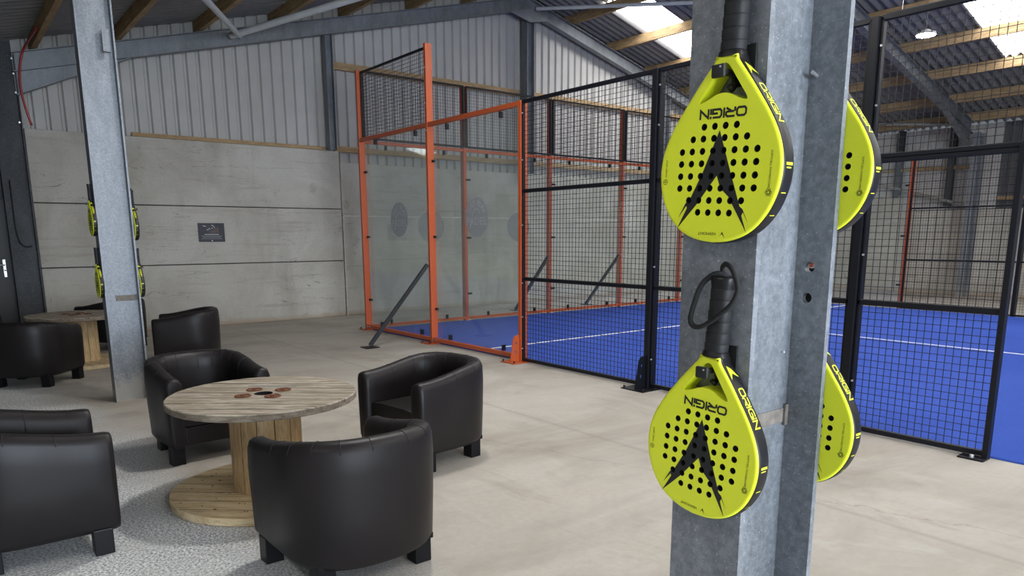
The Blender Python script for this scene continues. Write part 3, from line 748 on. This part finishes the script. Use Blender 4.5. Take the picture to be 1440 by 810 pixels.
for y in (1.28, 3.18): decal(ew, y, 1.66, .26, ('x',.0215), 1)

# far side: glass corner at y = 10 then black mesh
fs_ = empty('far_court_fence', (4,10,0), 'far side court fence, orange glass corner then black mesh', 'fence')
for x, h in ((2,4.0),(4,3.0)): bevelbox(fs_, 'post', (x-PW/2,9.98,.012),(x+PW/2,10.08,h), M['orange'])
for x0, x1 in ((.03,1.975),(2.025,3.975)):
    bevelbox(fs_, 'bottom_rail', (x0,10.01,.03),(x1,10.07,.08), M['orange']); bevelbox(fs_, 'top_rail', (x0,10.01,2.945),(x1,10.07,3.0), M['orange'])
    b = MB(); b.bx((x0+.02,9.985,.09),(x1-.02,9.997,2.94)); child(b, 'glass_pane', M['glass'], fs_)
b = MB(); mesh_sheet(b, (.06,10.0,3.03), (1,0,0), 37, 18, 1.88, .93); child(b, 'mesh_panel', M['wire'], fs_)
clampset(fs_, [(3.94,9.975,z) for z in (.49,1.47,2.46)]+[(x,9.975,.11,1) for x in (2.4,3.5)], M['black'], 'x')
for x in (6,8,10,12): bevelbox(fs_, 'post', (x-.03,9.97,.0),(x+.03,10.09,3.0), M['black'], .006)
for x0, x1 in ((4.03,5.965),(6.035,7.965),(8.035,9.965),(10.035,11.965)):
    b = MB(); mesh_sheet(b, (x0+.03,9.965,.05), (1,0,0), 38, 58, x1-x0-.06, 2.92); child(b, 'mesh_panel', M['wire'], fs_)
    for z in (.035,1.0,2.005,2.985): bevelbox(fs_, 'rail', (x0,9.945,z-.016),(x1,9.985,z+.016), M['black'], .003)
bevelbox(fs_, 'frame_upright', (4.028,9.94,.02),(4.055,9.985,3.0), M['black'], .003)

# ------------------------------------------------------------------ lamps
def batten(x0, x1, y, z, label):
    t = empty('led_batten', ((x0+x1)/2,y,z), label, 'light'); L = (x1-x0)/2
    b = MB(); b.cbox((-L,-.05,0),(L,.05,.05), .006); b.build('housing', M['lampbody'], t)
    b = MB(); b.cbox((-L+.02,-.04,-.025),(L-.02,.04,.0), .008); b.build('diffuser', M['led'], t)
    b = MB()
    for s in (-.7,.7): b.cyl((s*L,0,.05),(s*L,0,max(.08,zr(y)-.16-z)), .004, 6)
    b.build('hanger', M['zinc'], t)
    return t
for y in (2.6,7.5):
    for k, x in enumerate((5.2,8.2,11.2,14.2)):
        batten(x-.75, x+.75, y, 5.05, 'white LED batten light hung over the court behind the frame edge')
for o in bpy.data.objects:
    if o.name.startswith('led_batten'): o['group'] = 'LED battens over the court'
for x, y, z in ((8.9,-6.6,3.3),(12.2,-6.6,3.3),(8.6,-1.6,4.5),(12.2,-1.6,4.5)):  # lamps added out of view to brighten racket fronts and seating
    batten(x-.75, x+.75, y, z, 'white LED batten light hung over the aisle, outside the view')['group'] = 'LED battens over the aisle'
hb = empty('high_bay_lamp', (4.72,8.33,4.84), 'lit round ceiling lamp glowing white beside the steel rafter', 'light')
def fill_bay(hb, mat):
    y, z0 = hb.location.y, hb.location.z
    b = MB(); b.loft([[(r*math.cos(2*math.pi*k/32), r*math.sin(2*math.pi*k/32), z) for k in range(32)] for r, z in ((.158,0),(.160,.012),(.150,.03),(.09,.05),(.06,.08),(.03,.09))], True, True)
    b.build('housing', M['lampbody'], hb, smooth=True, auto=40)
    b = MB(); b.loft([[(r*math.cos(2*math.pi*k/32), r*math.sin(2*math.pi*k/32), z) for k in range(32)] for r, z in ((.155,0),(.150,-.012),(.11,-.024),(.01,-.028))], True, True); b.build('lens', mat, hb)
    b = MB(); b.cyl((0,0,.09),(0,0,zr(y)-z0), .004, 8); b.build('hanger', M['lampbody'], hb)
fill_bay(hb, M['bay'])
for x, y, z, lab in ((6.35,-2.55,4.35,'round ceiling lamp above the reel table, outside the view'),(13.0,-3.0,4.3,'round ceiling lamp behind the viewer')):  # the second lamp is added only to even out the light
    fill_bay(empty('high_bay_lamp', (x,y,z), lab, 'light'), M['bay2'])

# ------------------------------------------------------------------ tub armchairs
def make_chair():
    root = empty('tub_armchair', (0,0,0), '-', 'armchair')
    W, D, T = .353, .66, .110                       # half width, depth, wall thickness; front faces -y
    ZB, ZA, ZK = .115, .59, .672
    yf = -.31                                        # front of the arms
    path = []                                        # plan centre-line from right arm front, round the back, to left arm front
    rx = W-T/2; ryb = D+yf-T/2
    ys_ = .03
    path += [(rx, yf+(ys_-yf)*k/5) for k in range(5)]
    for k in range(25):
        a = math.pi*k/24; e = .80
        ca, sa = math.cos(a), math.sin(a)
        path.append((rx*math.copysign(abs(ca)**e, ca), ys_+(ryb-ys_)*abs(sa)**e))
    path += [(-rx, ys_+(yf-ys_)*(k+1)/5) for k in range(5)]
    n = len(path); rings = []
    for i, (x, y) in enumerate(path):
        p0 = Vector(path[max(i-1,0)]); p1 = Vector(path[min(i+1,n-1)]); t = (p1-p0).normalized(); nn = Vector((t.y,-t.x))  # outward
        f = min(1, max(0, (y-yf)/(ryb-yf))); f = f*f*(3-2*f)
        zt_ = ZA+(ZK-ZA)*f; h = T/2
        sec = [(-h+.0,.27),(-h,.30),(-h-.004,zt_-.12),(-h-.002,zt_-.05),(-h*.72,zt_-.014),(-h*.30,zt_),(h*.35,zt_),(h*.78,zt_-.012),(h,zt_-.045),(h+.004,zt_-.14),(h,.35),(h-.008,ZB+.03),(h-.028,ZB),(-h+.03,ZB),(-h,.14)]
        rings.append([(x+nn.x*o, y+nn.y*o, z) for o, z in sec])
    # rounded arm fronts
    def endcap(ring, sgn):
        cx = sum(p[0] for p in ring)/len(ring); cz = sum(p[2] for p in ring)/len(ring)
        return [(cx+(p[0]-cx)*.90, p[1]-.022, cz+(p[2]-cz)*.975) for p in ring], [(cx+(p[0]-cx)*.6, p[1]-.027, cz+(p[2]-cz)*.9) for p in ring]
    a1, a2 = endcap(rings[0], 1); c1, c2 = endcap(rings[-1], -1)
    b = MB(); b.loft([a2,a1]+rings+[c1,c2], True, True)
    b.build('shell', M['leather'], root, smooth=True, auto=60)
    # seam lines over the padded rim
    for i in range(4, n-3, 3):
        b = MB(); b.tube([Vector(q)+Vector((0,0,.0005)) for q in rings[i][2:9]], .0022, 5)
        b.build('rim_seam', M['stitch'], root, smooth=True)
    # seat cushion and front panel
    wi = W-T-.004
    b = MB()
    def plan(s, z):
        pts = [(wi*s, yf+.01),(wi*s, .04)]
        for k in range(1,12):
            a = math.pi*k/12; pts.append((wi*s*math.cos(a), .04+(ryb-T/2-.045)*s*math.sin(a)))
        pts += [(-wi*s,.04),(-wi*s,yf+.01)]
        return [(x,y,z) for x,y in pts]
    b.loft([plan(.97,.255),plan(1,.27),plan(1,.345),plan(.985,.368),plan(.93,.382),plan(.6,.392)], True, True)
    b.build('seat_cushion', M['leather'], root, smooth=True, auto=50)
    b = MB(); b.cbox((-wi-.002,yf+.012,ZB+.01),(wi+.002,yf+.07,.25), .012); b.build('front_panel', M['leather'], root)
    b = MB(); b.bx((-W+.07,yf+.06,ZB+.004),(W-.07,ryb-.05,ZB+.03)); b.build('underside', M['legs'], root)
    for sx in (-1,1):
        for y in (yf+.055, .185):
            b = MB(); xx = .295 if y < 0 else .24; b.cbox((sx*xx-.042,y-.042,0),(sx*xx+.042,y+.042,ZB+.012), .004); b.build('leg', M['legs'], root)
    return root
chair0 = make_chair(); first = True
def chair(x, y, face, label):
    """face = direction (degrees) the seat looks toward"""
    global first
    o = chair0 if first else copy_tree(chair0); first = False
    o.location = (x,y,0); o.rotation_euler = (0,0,R(face+90)); o['label'] = label; o['group'] = 'black tub armchairs'
    return o
chair(7.74,-4.01, 181, 'black tub armchair nearest the viewer, its back covering part of the reel table')
chair(6.52,-2.84, 277, 'black tub armchair on the court side of the reel table, seat opening visible')
chair(5.38,-4.00, 4, 'black tub armchair behind the reel table, facing the viewer')
chair(6.60,-5.17, 90, 'black tub armchair at the near left corner, cut by the frame edge')
chair(1.66,-3.15, 250, 'black tub armchair against the concrete wall, right of the racket column')
chair(1.78,-4.72, 143, 'black tub armchair turned away at the far left, in front of the distant reel table')
chair(-.45,-3.55, 215, 'black tub armchair behind the distant reel table, half hidden by the column')
chair(-.40,-5.28, 20, 'black tub armchair beside the door, only its rim showing past the distant table')

# ------------------------------------------------------------------ cable-reel tables
def make_reel():
    root = empty('reel_table', (0,0,0), '-', 'table'); rt, rb, H = .53, .55, .60
    def disc(r, z0, z1, top, name, mat, cut=True):
        b = MB(); n = 72; rad = [r*(1+.004*rnd.uniform(-1,1)) for _ in range(n)]
        def ring(k, z): return [(k*q*math.cos(2*math.pi*i/n), k*q*math.sin(2*math.pi*i/n), z) for i, q in enumerate(rad)]
        ch = .005
        b.loft([ring(.985,z0),ring(1,z0+ch),ring(1,z1-ch),ring(.99,z1),ring(.10,z1)], True, False)
        b.add(ring(.985,z0), [tuple(range(n-1,-1,-1))])
        b.loft([ring(.10,z1),ring(.10,z1-.03)], True, False, 1)  # wall of the hole coloured black, painting the shade inside it
        if not top:
            for k in range(46):
                a = rnd.uniform(0,6.283); q = rnd.choice((.24,.33,.44,.50)); b.cyl((q*math.cos(a),q*math.sin(a),z1-.001),(q*math.cos(a),q*math.sin(a),z1+.0014), .0045, 6, 1)
        o = b.build(name, [mat, M['hole'], M['wood_edge']], root, smooth=True, auto=25)
        if top:
            for p in o.data.polygons:
                if p.material_index == 0 and abs(p.normal.z) < .6: p.material_index = 2
        return o
    top = disc(rt, H-.042, H, True, 'table_top', M['wood_top'])
    b = MB()
    for k, y in enumerate((-.40,-.27,-.135,.005,.14,.275,.41)):
        L = math.sqrt(rt*rt-y*y)-.012; w = .0012+.0012*(k % 2)
        if abs(y) < .06:
            b.bx((-L,y-w,H-.002),(-.062,y+w,H+.0008)); b.bx((.062,y-w,H-.002),(L,y+w,H+.0008))
        else: b.bx((-L,y-w,H-.002),(L,y+w,H+.0008))
    g_ = b.build('board_gap', M['gap'], top)
    b = MB(); b.cyl((0,0,H-.031),(0,0,H-.029), .052, 24); b.build('spindle_hole', M['hole'], top)
    for k in range(4):
        a = math.pi/4+k*math.pi/2; b = MB(); cx_, cy_ = .122*math.cos(a), .122*math.sin(a)
        b.tube([(cx_+.043*math.cos(t),cy_+.043*math.sin(t),H+.003) for t in [2*math.pi*i/16 for i in range(16)]], .0045, 6, closed=True)
        b.cyl((cx_,cy_,H-.001),(cx_,cy_,H+.0025), .043, 20); b.cyl((cx_,cy_,H),(cx_,cy_,H+.010), .013, 6); b.build('bolt_washer', M['rust'], top, smooth=True, auto=40)
    b = MB(); vs, fs = text_polys('9000', .04)
    b = MB(); b.bx((-.17,.19,H),(.13,.215,H+.0007)); b.build('stencil_bar', M['stencil'], top)
    base = disc(rb, 0, .045, False, 'base_disc', M['wood_base'])
    b = MB()
    for y in (-.42,-.29,-.15,-.01,.13,.27,.41):
        L = math.sqrt(rb*rb-y*y)-.012; b.bx((-L,y-.002,.043),(L,y+.002,.0458))
    b.build('board_gap', M['gap'], base)
    nst = 13
    for k in range(nst):
        a0, a1 = 2*math.pi*(k+.03)/nst, 2*math.pi*(k+.97)/nst; r0, r1 = .172, .202
        b = MB(); q = [(r0*math.cos(a0),r0*math.sin(a0)),(r1*math.cos(a0),r1*math.sin(a0)),(r1*math.cos((a0+a1)/2)*1.0,r1*math.sin((a0+a1)/2)),(r1*math.cos(a1),r1*math.sin(a1)),(r0*math.cos(a1),r0*math.sin(a1))]
        b.loft([[(x,y,.045) for x,y in q],[(x,y,H-.042) for x,y in q]], True, True); b.build('drum_stave', M['wood'], root)
    return root
reel0 = make_reel(); reel0.location = (6.56,-3.98,0); reel0.rotation_euler = (0,0,R(50))
tag(reel0, 'wooden cable-reel table with a weathered round top among the armchairs', 'table', 'cable-reel tables')
r2 = copy_tree(reel0); r2.location = (.72,-4.15,0); r2.rotation_euler = (0,0,R(20)); tag(r2, 'distant wooden cable-reel table at the far left, partly behind the column', 'table', 'cable-reel tables')

# ------------------------------------------------------------------ padel rackets
def make_racket():
    root = empty('padel_racket', (0,0,0), '-', 'racket'); HT = .0185
    right = catmull([(0,0),(.032,.0035),(.062,.0135),(.086,.030),(.106,.055),(.1185,.084),(.1235,.113),(.122,.141),(.1145,.168),(.1015,.194),(.085,.219),(.067,.243),(.050,.265),(.035,.283),(.0245,.296),(.021,.306)], 5)
    right = [Vector((p[0],p[1])) for p in right]
    left = [Vector((-p.x,p.y)) for p in reversed(right[1:])]
    outline = left+right if False else right+[Vector((-p.x,p.y)) for p in reversed(right[1:])]
    n = len(outline)
    def nrm(i):
        a, c = outline[i-1], outline[(i+1) % n]; t = (c-a).normalized(); return Vector((t.y,-t.x))
    N_ = [nrm(i) for i in range(n)]
    # holes 4-6-8-8-8-8-6-4
    holes = []
    for cnt, t in zip((4,6,8,8,8,8,6,4),(.194,.1745,.154,.1335,.1125,.092,.0715,.051)):
        for k in range(cnt): holes.append(((k-(cnt-1)/2)*.0217, t))
    hr = .0059
    circ = [[(hx+hr*math.cos(2*math.pi*k/16), hz+hr*math.sin(2*math.pi*k/16)) for k in range(16)] for hx, hz in holes]
    throat = catmull([(0,.2935),(-.0085,.289),(-.0215,.272),(-.0365,.252),(-.0475,.237),(-.045,.2325),(-.028,.238),(-.014,.2445),(0,.2465),(.014,.2445),(.028,.238),(.045,.2325),(.0475,.237),(.0365,.252),(.0215,.272),(.0085,.289)], 3, True)
    inset = [(p-q*.0065) for p, q in zip(outline, N_)]
    me = fill_curve([[tuple(p) for p in inset],[(p.x,p.y) for p in throat]]+circ, HT)
    me.transform(Matrix(((1,0,0,0),(0,0,-1,0),(0,1,0,0),(0,0,0,1))))
    me.materials.clear(); me.materials.append(M['yellow']); me.materials.append(M['core'])
    for p in me.polygons:
        if abs(p.normal.y) < .5:
            c = p.center
            if min((c.x-hx)**2+(c.z-hz)**2 for hx, hz in holes) < .0072**2: p.material_index = 1
    me.name = 'face'; link('face', me, root)
    # yellow lips round front and back, black rim band between
    def strip(prof, name, mat):
        b = MB(); rings = []
        for i in range(n):
            p, q = outline[i], N_[i]; rings.append([(p.x+q.x*o, y, p.y+q.y*o) for o, y in prof])
        rings.append(rings[0])
        b.loft(rings, False); return b.build(name, mat, root, smooth=True)
    strip([(-.0066,-HT),(-.004,-HT),(-.0015,-HT+.0012),(-.0003,-HT+.0028),(0,-HT+.0045)], 'front_edge', M['yellow'])
    strip([(0,HT-.006),(-.0002,HT-.0035),(-.0015,HT-.0012),(-.004,HT),(-.0066,HT)], 'back_edge', M['rim'])
    strip([(-.0003,-HT+.0043),(.0008,-HT+.0049),(.0014,-HT+.0075),(.0018,0),(.0014,HT-.009),(.0008,HT-.0064),(-.0003,HT-.0058)], 'rim', M['rim'])
    # chevron print with the bores cut through it
    def prism(poly, y0, y1):
        b = MB(); k = len(poly); b.add([(x,y0,z) for x,z in poly]+[(x,y1,z) for x,z in poly], [tuple(range(k)), tuple(range(2*k-1,k-1,-1))]+[(i,k+i,k+(i+1)%k,(i+1)%k) for i in range(k)]); return b
    A = [(0,.187),(.022,.133),(.047,.075),(.060,.043),(.0715,.036),(.0645,.049),(.056,.072)]
    A = [(.0,.187),(.0285,.118),(.0525,.062),(.0585,.058),(.0700,.0375),(.0600,.053),(.0575,.047),(.069,.0205),(.0285,.078),(.011,.092),(.0015,.113),(-.018,.088),(-.035,.066),(-.075,.0225),(-.0565,.058),(-.0585,.062),(-.0735,.0415),(-.0600,.067),(-.053,.070),(-.0285,.118)]
    pb = prism(A, -HT-.0004, -HT+.0002); ch = pb.build('chevron_print', M['ink'], root)
    cut = MB()
    for hx, hz in holes: cut.cyl((hx,-HT-.01,hz),(hx,-HT+.01,hz), hr, 16)
    co = cut.build('cutter', M['ink'])
    md = ch.modifiers.new('bores', 'BOOLEAN'); md.object = co; md.operation = 'DIFFERENCE'; md.solver = 'EXACT'
    bpy.context.view_layer.update(); dg = bpy.context.evaluated_depsgraph_get(); m2 = bpy.data.meshes.new_from_object(ch.evaluated_get(dg))
    ch.modifiers.clear(); ch.data = m2; bpy.data.objects.remove(co, do_unlink=True)
    # word ORIGIN drawn with strokes; cells of width 1, height .72
    def origin(w, h, st):
        out = []; gap = w*.24; x = 0
        def put(pts, closed=False): out.append(ribbon(pts, st, closed))
        c = st*.8
        put([(x+c,0),(x+w-c,0),(x+w,c),(x+w,h-c),(x+w-c,h),(x+c,h),(x,h-c),(x,c)], True); x += w+gap
        put([(x,h),(x+w-c,h),(x+w,h-c),(x+w,h*.5),(x+w-c,h*.40),(x+.10*w,h*.40)]); put([(x+.35*w,h*.40),(x+w,-st*.3)]); put([(x,h*.42),(x,-st*.5)]); x += w+gap
        put([(x,-st*.5),(x,h+st*.5)]); x += gap*1.25
        put([(x+w,h),(x+c,h),(x,h-c),(x,c),(x+c,0),(x+w,0),(x+w,h*.5),(x+w*.42,h*.5)]); x += w+gap
        put([(x,-st*.5),(x,h*.62)]); put([(x,h*.82),(x,h+st*.5)]); x += gap*1.25
        put([(x,-st*.5),(x,h),(x+w*.95,0),(x+w*.95,h+st*.5)]); x += w*.95
        vs, fs = [], []
        for v, f in out:
            o_ = len(vs); vs += [(p[0]-x/2,p[1]-h/2) for p in v]; fs += [tuple(i+o_ for i in q) for q in f]
        return vs, fs
    F = -HT-.0005
    def place(b, vs, fs, cx, cz, ang):
        ca, sa = math.cos(ang), math.sin(ang); b.add([(cx+x*ca-y*sa, F, cz+x*sa+y*ca) for x, y in vs], fs)
    b = MB(); vs, fs = origin(.0172,.0128,.0036); place(b, vs, fs, .003, .2145, math.pi); b.build('word_print', M['ink'], root); b = MB()
    vs, fs = text_polys('VERMONT', .0072, sx=1.15); place(b, vs, fs, -.009, .0155, math.pi)
    b.add([(x+.0225,F,z+.0195) for x,z in ((0,0),(.006,-.011),(.002,-.006),(-.001,-.0035),(-.0055,-.0095))], [(0,1,2,3),(0,3,4)])
    b.build('maker_print', M['ink'], root); b = MB()
    vs, fs = text_polys('SOFTCELL POWERCORE', .0052, sx=1.05); place(b, vs, fs, .1035, .121, -math.pi/2)
    for k in range(3):
        t = R(60*k); pts = [(.104+.0062*math.cos(a)*math.cos(t)-.0026*math.sin(a)*math.sin(t), .085+.0062*math.cos(a)*math.sin(t)+.0026*math.sin(a)*math.cos(t)) for a in [2*math.pi*i/14 for i in range(14)]]
        vs, fs = ribbon(pts, .0007, True); b.add([(x,F,z) for x,z in vs], fs)
    b.build('side_print', M['ink'], root); b = MB()
    vs, fs = text_polys('SWEET SPOT', .0050, sx=1.05); place(b, vs, fs, -.1085, .127, math.pi/2)
    vs, fs = ribbon([(-.1095+.0045*math.cos(a), .1035+.0045*math.sin(a)) for a in [2*math.pi*i/14 for i in range(14)]], .0007, True); b.add([(x,F,z) for x,z in vs], fs)
    for q in (((-.114,.1035),(-.105,.1035)),((-.1095,.099),(-.1095,.108))):
        vs, fs = ribbon(q, .0007); b.add([(x,F,z) for x,z in vs], fs)
    b.build('side_print', M['ink'], root)
    # yellow print on the rim, right and left
    acc = [0]; pl = list(reversed(right))
    for i in range(1, len(pl)): acc.append(acc[-1]+(pl[i]-pl[i-1]).length)
    def onrim(u, v, sgn):
        i = 1
        while i < len(acc)-1 and acc[i] < u: i += 1
        t = (u-acc[i-1])/(acc[i]-acc[i-1]); p = pl[i-1].lerp(pl[i], t); d_ = (pl[i]-pl[i-1]).normalized(); q = Vector((-d_.y,d_.x))
        if q.x < 0 and p.y > .12: q = -q
        if q.dot(Vector((p.x,p.y-.12))) < 0: q = -q
        return (sgn*(p.x+q.x*.0023), v, p.y+q.y*.0023)
    for sgn in (1,-1):
        b = MB()
        def fine(vs, fs, u0, vv=0, flip=1):
            # split long strokes so that they follow the curve
            bm = bmesh.new(); V = [bm.verts.new((x,y,0)) for x,y in vs]
            for f in fs:
                try: bm.faces.new([V[i] for i in f])
                except ValueError: pass
            bmesh.ops.triangulate(bm, faces=bm.faces[:]); bmesh.ops.subdivide_edges(bm, edges=bm.edges[:], cuts=1, use_grid_fill=True)
            bm.verts.index_update()
            b.add([onrim(u0+v.co.x, vv+v.co.y*flip, sgn) for v in bm.verts], [[v.index for v in f.verts] for f in bm.faces]); bm.free()
        vs, fs = origin(.0142,.0125,.0028); fine(vs, fs, .100, 0, sgn); b.build('rim_word', M['yprint'], root); b = MB()
        fine([(0,.011),(.0185,-.006),(.0105,-.001),(.004,.0035),(-.004,.0105)] if False else [(-.012,-.008),(.016,-.0105),(.004,-.002),(.013,.0115),(-.004,.002)], [(0,1,2,4),(4,2,3)], .028)
        b.build('rim_chevron', M['yprint'], root); b = MB()
        for u0, w in ((.205,.008),(.245,.007),(.285,.006)):
            fine([(0,-.010),(w*.55,-.010),(w*.55,.008),(0,.008)], [(0,1,2,3)] if u0 < .21 else [], u0); fine([(w*.9,-.009),(w*1.15,-.009),(w*1.15,.004),(w*.9,.004)], [(0,1,2,3)], u0)
        b.build('rim_mark', M['yprint'], root)
    # throat collar, grip and end cap
    def oct_(t, a, d_): return [(a*math.copysign(abs(math.cos(q))**.7, math.cos(q)), d_*math.copysign(abs(math.sin(q))**.7, math.sin(q)), t) for q in [2*math.pi*k/20 for k in range(20)]]
    b = MB(); b.loft([oct_(.3035,.0225,HT+.0004),oct_(.3045,.0238,HT+.0012),oct_(.313,.0225,.0180),oct_(.3145,.0205,.0168)], True, True); b.build('grip_collar', M['rim'], root, smooth=True, auto=45)
    b = MB(); rings = []; t = .310; k = 0
    while t < .4285:
        q = (t-.310)/.1185; a = .0203-.0008*q
        for dt, e in ((0,-.0007),(.0025,.0),(.0165,.0005),(.0190,-.0002)): rings.append(oct_(t+dt, a+e, .0168+e))
        t += .0195
    b.loft(rings, True, True); b.build('grip', M['grip'], root, smooth=True, auto=60)
    b = MB(); b.loft([oct_(.426,.0196,.0165),oct_(.434,.0208,.018),oct_(.442,.0222,.019),oct_(.4465,.0215,.0182),oct_(.448,.019,.016)], True, True); b.build('end_cap', M['rim'], root, smooth=True, auto=50)
    return root
def add_strap(root, side=1):
    pts = [(0,.006,.446),(-.006,.0,.459),(.006,-.012,.470),(.022,-.020,.466),(.036,-.024,.446),(.041,-.026,.428),(.033,-.026,.405),(.016,-.026,.385),(0,-.0245,.370),(-.018,-.024,.357),(-.032,-.024,.355),(-.040,-.024,.366),(-.037,-.022,.395),(-.030,-.018,.428),(-.018,-.010,.447),(-.006,-.003,.452),(.001,.002,.447)]
    pts = catmull([Vector((x*side*1.14,y,z)) for x,y,z in pts], 4)
    b = MB(); b.tube(pts, .0050, 8, flat=.75); b.build('wrist_strap', M['cord'], root, smooth=True)
racket0 = make_racket(); rfirst = True
HOOKS = []
def hook(x, y, z, sgn, label):
    """rubber covered hook screwed to a flange; sgn = direction out of the flange"""
    h = empty('racket_hook', (x,y,z), label, 'hook', 'racket hooks')
    b = MB(); b.cbox((-.012,min(0,sgn*.004),-.03),(.034,max(0,sgn*.004),.035), .0015); b.build('back_plate', M['rubber'], h)
    b = MB()
    b.bar((0,sgn*.003,-.010),(0,sgn*.056,-.010), .010, .008)
    b.cbox((-.0125,sgn*.056-.004,-.021),(.0125,sgn*.056+.004,.0), .003)
    b.build('hook_arm', M['rubber'], h, smooth=True, auto=40)
    b = MB(); b.cyl((.006,sgn*.0595,-.005),(.006,sgn*.0615,-.005), .0016, 8); b.build('screw', M['zinc'], h)
    b = MB(); b.tube([(0,sgn*.004,-.012),(0,sgn*.010,-.028),(0,sgn*.018,-.036),(0,sgn*.026,-.030)], .005, 8); b.build('lower_loop', M['rubber'], h, smooth=True)
    return h
def racket(col, dx, z, sgn, tilt, label, group, hlabel, strap=0):
    """col = column centre, sgn -1 hangs on the -y flange, +1 on the +y flange; z = height of the lowest point"""
    global rfirst
    o = racket0 if rfirst else copy_tree(racket0); rfirst = False
    gap = .0205; hd = RH if col is RC else LH
    o.location = (col[0]+dx, col[1]+sgn*(hd+gap), z); o.rotation_euler = (0, R(tilt), 0)
    o['label'] = label; o['group'] = group
    STRAPS.append((o, strap))
    px = col[0]+dx+.289*math.sin(R(tilt)); pz = z+.289*math.cos(R(tilt))
    hook(px, col[1]+sgn*hd, pz, sgn, hlabel)
STRAPS = []
gA, gB = 'rackets on the near column', 'rackets on the distant column'
racket(RC, .012, 1.482, -1, 2.6, 'upper large yellow racket facing the viewer on the near column', gA, 'black hook holding the upper large racket that faces the viewer')
racket(RC, -.001, .977, -1, 4.2, 'lower large yellow racket on the near column, wrist cord looped over its handle', gA, 'black hook holding the lower large racket with the looped cord', 1)
racket(RC, .008, 1.490, 1, 2, 'upper racket half hidden behind the right edge of the near column', gA, 'black hook on the hidden flange, upper, of the near column')
racket(RC, .015, .982, 1, 2, 'lower racket half hidden behind the right edge of the near column', gA, 'black hook on the hidden flange, lower, of the near column')
racket(LC, .0, 1.51, -1, 1, 'small racket, upper one on the left flange of the distant column', gB, 'hook of the upper left small racket')
racket(LC, .0, .96, -1, 1, 'small racket, lower one on the left flange of the distant column', gB, 'hook of the lower left small racket')
racket(LC, .0, 1.47, 1, -1, 'small racket with a cord loop, upper one on the right flange of the distant column', gB, 'hook of the upper right small racket', -1)
racket(LC, .0, .95, 1, -1, 'small racket, lower one on the right flange of the distant column', gB, 'hook of the lower right small racket')
for o, s in STRAPS:
    if s: add_strap(o, s)

# ------------------------------------------------------------------ light
w = bpy.data.worlds.new('World'); S.world = w; w.use_nodes = True
w.node_tree.nodes['Background'].inputs[0].default_value = (.78,.88,1,1); w.node_tree.nodes['Background'].inputs[1].default_value = 2.2
def area(name, loc, size, power, col, rot):
    l = bpy.data.lights.new(name, 'AREA'); l.shape = 'RECTANGLE'; l.size, l.size_y = size; l.energy = power; l.color = col
    o = bpy.data.objects.new(name, l); COL.objects.link(o); o.location = loc; o.rotation_euler = rot; return o
area('doorway_daylight', (X1-.05,(DY0+DY1)/2,DZ/2), (5.4,3.4), 1280, (.76,.87,1), (0,R(90),0))  # area lamp added in the unseen doorway to brighten the column webs
bpy.data.objects['doorway_daylight'].rotation_euler = (R(90),0,R(90))

# ------------------------------------------------------------------ camera
cam = bpy.data.cameras.new('camera'); co = bpy.data.objects.new('camera', cam); COL.objects.link(co); S.camera = co
CX, CY, CZ, YAW, PIT, ROL, FPX, PY = 10.687927, -5.384134, 1.494303, 2.4745276, -.1905368, -.0037877, 1013.73, 527.686
f = Vector((math.cos(YAW)*math.cos(PIT), math.sin(YAW)*math.cos(PIT), math.sin(PIT))); r = Vector((math.sin(YAW),-math.cos(YAW),0)); u = r.cross(f)
r2_, u2 = math.cos(ROL)*r+math.sin(ROL)*u, -math.sin(ROL)*r+math.cos(ROL)*u
mt = Matrix((r2_, u2, -f)).transposed().to_4x4(); mt.translation = (CX,CY,CZ); co.matrix_world = mt
cam.sensor_width = 36; cam.lens = FPX*36/1440; cam.shift_y = (PY-405)/1440; cam.clip_start = .05; cam.clip_end = 200

vs_ = S.view_settings; vs_.view_transform = 'Standard'; vs_.look = 'None'; vs_.exposure = 0.14; vs_.gamma = 1; vs_.use_curve_mapping = False
cy = S.cycles; cy.max_bounces = 8; cy.diffuse_bounces = 5; cy.glossy_bounces = 4; cy.transparent_max_bounces = 24; cy.use_denoising = True
cy.sample_clamp_indirect = 6; cy.caustics_reflective = False; cy.caustics_refractive = False
